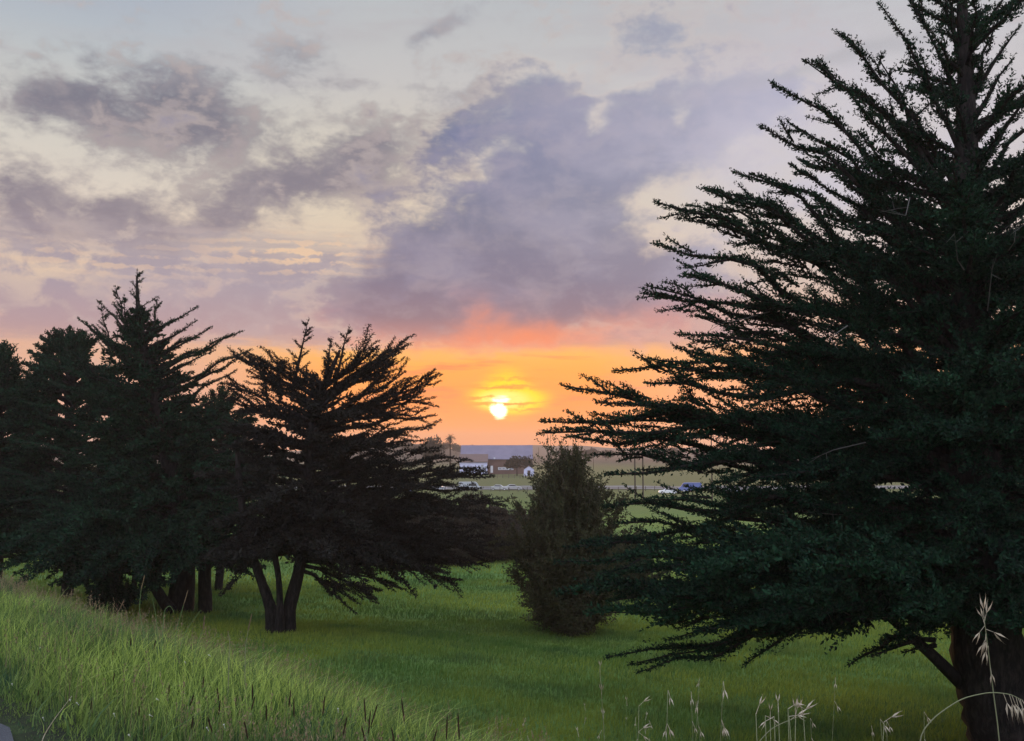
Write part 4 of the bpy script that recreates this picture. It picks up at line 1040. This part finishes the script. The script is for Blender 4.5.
# hillside trees and palm
def far_tree(px, base_py, d, H, rad, label, group='trees on the far hillside', n=26):
    x = P(px, base_py, d)[0]; bz = float(T(x, d)); root = empty('hillside_tree', (x, d, bz)); tag(root, label, 'tree', group)
    b = MB(); b.tube([(0, 0, -.5), (0, 0, H * .6)], [H * .03, H * .015], 6); b.build('trunk', M['bark'], root)
    n2 = 900
    # lumpy crown built from several offset clumps
    C = []
    for k in range(7):
        c = np.array([rng.normal(0, rad * .4), rng.normal(0, rad * .4), H * rng.uniform(.45, .82)])
        v = unit(rng.normal(0, 1, (n2 // 7, 3))) * rng.uniform(.2, 1, (n2 // 7, 1)) ** .4 * np.array([rad * .62, rad * .62, H * .2]); C.append(c + v)
    C = np.concatenate(C); V, tn = kites(C, np.tile([[0, 0, 1.0]], (len(C), 1)), np.full(len(C), rad * .22), np.full(len(C), rad * .14), 2, 1.2)
    link('crown', quads_mesh('crown', V, 4, tn), M['far_foliage'], root)
far_tree(430, 470, 395, 14.5, 5.0, 'large rounded hillside tree just left of the palm', None)
hill = [(405, 760, 9), (416, 700, 10), (441, 760, 9), (456, 780, 8.5), (463, 770, 8), (470, 790, 8.5), (477, 790, 7.5), (484, 800, 7), (490, 800, 5.5), (497, 810, 4), (380, 760, 8), (352, 760, 9)]
for px, d, H in hill: far_tree(px, 450, d, H * .9, H * .55, 'hazy tree in the row along the low hill left of the sun')
far_tree(517, 474, 336, 6.8, 3.4, 'round leafy tree in front of the brown barn wall', None)
for px, d, H in [(566, 700, 7), (590, 720, 8), (606, 730, 7), (655, 740, 8), (672, 760, 9), (700, 740, 8), (745, 760, 9)]: far_tree(px, 452, d, H, H * .8, 'hazy tree in the row on the horizon right of the tall fluffy shrub', 'trees on the right horizon')
def palm():
    d = 400; x = P(450, 474, d)[0]; bz = float(T(x, d)); zt = P(450, 437.5, d)[2] - bz
    root = empty('palm_tree', (x, d, bz)); tag(root, 'hazy palm tree with a round head of fronds on a thin trunk', 'palm tree')
    b = MB(); b.tube([(0, 0, -.5), (.1, 0, zt * .5), (0, 0, zt)], [.36, .28, .26], 8); b.build('trunk', M['bark'], root, smooth=True)
    V = []
    for i in range(58):
        a = rng.uniform(0, 6.283); e = rng.uniform(-1.1, 1.2); L = rng.uniform(2.2, 3.3)
        dr = np.array([math.cos(a) * math.cos(e), math.sin(a) * math.cos(e), math.sin(e)]); s_ = unit(np.cross(dr, (0, 0, 1.0)))
        for k in range(8):
            u0, u1 = k / 8, (k + 1) / 8
            p0 = np.array([0, 0, zt]) + dr * L * u0 - np.array([0, 0, 1.1]) * u0 ** 2; p1 = np.array([0, 0, zt]) + dr * L * u1 - np.array([0, 0, 1.1]) * u1 ** 2
            for sg in (-1, 1): V.append([p0, p0 + (p1 - p0) * .6 + s_ * sg * .42 * (1 - u0 * .6) - np.array([0, 0, .12]), p1 + s_ * sg * .3 * (1 - u0 * .6) - np.array([0, 0, .15]), p0 + (p1 - p0) * .35])
    V = np.array(V); link('fronds', quads_mesh('fronds', V, 4, rng.uniform(0, 1, len(V))), M['far_foliage'], root)
palm()
# utility poles with wires
def pole(px, d, ptop, pbase, label, arm=True):
    x = P(px, pbase, d)[0]; bz = float(T(x, d)); h = P(px, ptop, d)[2] - bz
    root = empty('utility_pole', (x, d, bz)); tag(root, label, 'utility pole', 'utility poles seen through the cypress')
    b = MB(); b.tube([(0, 0, -.5), (0, 0, h)], [.16, .11], 8); b.build('pole', M['pole_wood'], root)
    for k, zz in enumerate((h - .6, h - 3.6)):
        b = MB(); b.box(-1.1, 1.1, -.06, .06, zz - .06, zz + .06); b.build('crossarm', M['pole_wood'], root)
    return x, bz + h
p1 = pole(635, 205, 421, 484, 'left one of two thin utility poles beyond the tall fluffy shrub')
p2 = pole(643, 205, 424, 484, 'right one of two thin utility poles beyond the tall fluffy shrub')
p3 = pole(712, 212, 420, 484, 'utility pole hidden among the big cypress branches, right of the pair')
for i, (zz, y0) in enumerate([(-.5, -1.0), (-.5, 1.0), (-3.5, 0)]):
    b = MB()
    pts = []
    for (xa, za), (xb, zb), ya, yb in [((p1[0] - 5, p1[1] - .2), p1, 205, 205), (p1, p2, 205, 205), (p2, p3, 205, 212)]:
        for u in np.linspace(0, 1, 7)[:-1]: pts.append((xa + (xb - xa) * u, ya + (yb - ya) * u + y0 * .4, za + (zb - za) * u + zz - 1.0 * u * (1 - u) * 4 * min(1, abs(xb - xa) / 30)))
    b.tube(pts, [.022] * len(pts), 4, cap=False)
    tag(b.build('power_line', M['pole_wood']), 'thin dark wire strung between the utility poles', 'wire', 'wires between the utility poles')
# paddock fence in front of the barn
def fence(px0, px1, d, h, n, label):
    x0, x1 = P(px0, 480, d)[0], P(px1, 480, d)[0]; root = empty('field_fence', ((x0 + x1) / 2, d, float(T((x0 + x1) / 2, d)))); tag(root, label, 'fence')
    bx, bz = (x0 + x1) / 2, float(T((x0 + x1) / 2, d))
    for i in range(n):
        x = x0 + (x1 - x0) * i / (n - 1); z = float(T(x, d)) - bz
        b = MB(); b.box(x - bx - .07, x - bx + .07, -.07, .07, z - .3, z + h); b.build('post', M['post_wood'], root)
    for zz in (.45, .95):
        b = MB(); b.tube([(x0 + (x1 - x0) * u - bx, -.1, float(T(x0 + (x1 - x0) * u, d)) - bz + zz * h / 1.2) for u in np.linspace(0, 1, 12)], [.035] * 12, 4); b.build('rail', M['post_wood'], root)
fence(440, 560, 318, 1.3, 22, 'thin post and rail fence across the dry pasture in front of the barn')
fence(400, 700, 246, 1.2, 34, 'long low fence along the near side of the far lane')

# ------------------------------------------------------------------ vehicles
def vehicle(px, d, rz, paint, label, cat='car', van=False, roof_=None, dz=0.0):
    x = P(px, 490, d)[0]; root = empty('parked_' + cat, (x, d, float(T(x, d)) + dz), rz); tag(root, label, cat)
    m = material('paint_%s_%d' % (cat, px), paint, .35, .6)
    L, W = (5.6, 2.0) if van else (4.5, 1.8)
    if van: prof = [(-2.8, .35), (2.8, .35), (2.8, 1.05), (2.35, 1.2), (1.75, 2.05), (1.4, 2.3), (-2.65, 2.3), (-2.8, 2.1)]
    else: prof = [(-2.2, .3), (2.2, .3), (2.25, .62), (2.1, .82), (1.1, .95), (.45, 1.38), (-.9, 1.42), (-1.6, .98), (-2.15, .92), (-2.25, .6)]
    n = len(prof); b = MB(); V = []
    for sg in (-1, 1):
        for (a, z) in prof: V.append((a, sg * (W / 2 - (.14 if z > 1.0 else 0)), z))
    b.poly(V, [tuple(range(n))[::-1], tuple(range(n, 2 * n))] + [(i, (i + 1) % n, (i + 1) % n + n, i + n) for i in range(n)])
    b.build('body', m, root, bevel=.05)
    for sg in (-1, 1):
        b = MB(); y = sg * (W / 2 - .12)
        q_ = [(1.65, 1.3), (1.45, 1.95), (.3, 1.95), (.3, 1.3)] if van else [(.95, .98), (.38, 1.33), (-.85, 1.36), (-1.4, 1.0)]
        b.poly([(a, y, z) for a, z in q_] + [(a, sg * (W / 2 - .02 if not van else W / 2 - .01), z) for a, z in q_], [(0, 1, 2, 3), (4, 5, 6, 7), (0, 1, 5, 4), (1, 2, 6, 5), (2, 3, 7, 6), (3, 0, 4, 7)])
        b.build('side_window', M['car_glass'], root)
    for ax in (-1.4, 1.45):
        for sg in (-1, 1):
            b = MB(); b.tube([(ax, sg * (W / 2 - .2), .33), (ax, sg * (W / 2 + .02), .33)], [.33, .33], 14); w = b.build('wheel', M['tyre'], root)
            b = MB(); b.tube([(ax, sg * (W / 2 + .02), .33), (ax, sg * (W / 2 + .035), .33)], [.18, .18], 10); b.build('rim', M['white_paint'], w)
    b = MB()
    return root
vehicle(470, 247, R(4), (.42, .44, .47), 'pale grey van parked below the white shed', 'van', True)
vehicle(499, 252, R(-5), (.5, .5, .5), 'white car parked left of the tall fluffy shrub, near the fence')
vehicle(513, 253, R(3), (.45, .44, .45), 'white car half behind the left edge of the tall fluffy shrub')
vehicle(438, 250, R(0), (.42, .44, .5), 'silver car seen between drooping branch tips, left of the pale grey van')
vehicle(402, 238, R(10), (.35, .45, .8), 'blue car glimpsed through the cypress branches, farthest left of the parked cars')
vehicle(690, 243, R(170), (.07, .12, .34), 'blue van behind the big cypress branches', 'van', True)
vehicle(668, 236, R(176), (.8, .8, .82), 'white car in front of the blue van')
vehicle(734, 240, R(4), (.7, .75, .9), 'pale blue car glimpsed deep among the big cypress branches')
vehicle(438, 116, R(3), (.75, .76, .8), 'white car low behind the ragged cypress branches, near the scrub bushes')
vehicle(468, 119, R(-4), (.7, .7, .74), 'second white car low behind the cypress branches, nearer the fluffy shrub')

# ------------------------------------------------------------------ haze
hz = MB(); hz.box(-2500, 2500, -330, 2495, -12.5, 42.0)
hm = bpy.data.materials.new('haze_air'); hm.use_nodes = True
ht = hm.node_tree
for n_ in list(ht.nodes):
    if n_.type == 'BSDF_PRINCIPLED': ht.nodes.remove(n_)
pv = ht.nodes.new('ShaderNodeVolumePrincipled'); pv.inputs['Color'].default_value = (1.0, .80, .70, 1); pv.inputs['Density'].default_value = 0.0003; pv.inputs['Anisotropy'].default_value = .35
ht.links.new(pv.outputs[0], ht.nodes['Material Output'].inputs['Volume'])
tag(hz.build('haze', hm), 'warm evening haze over the far pasture', 'haze', kind='stuff')
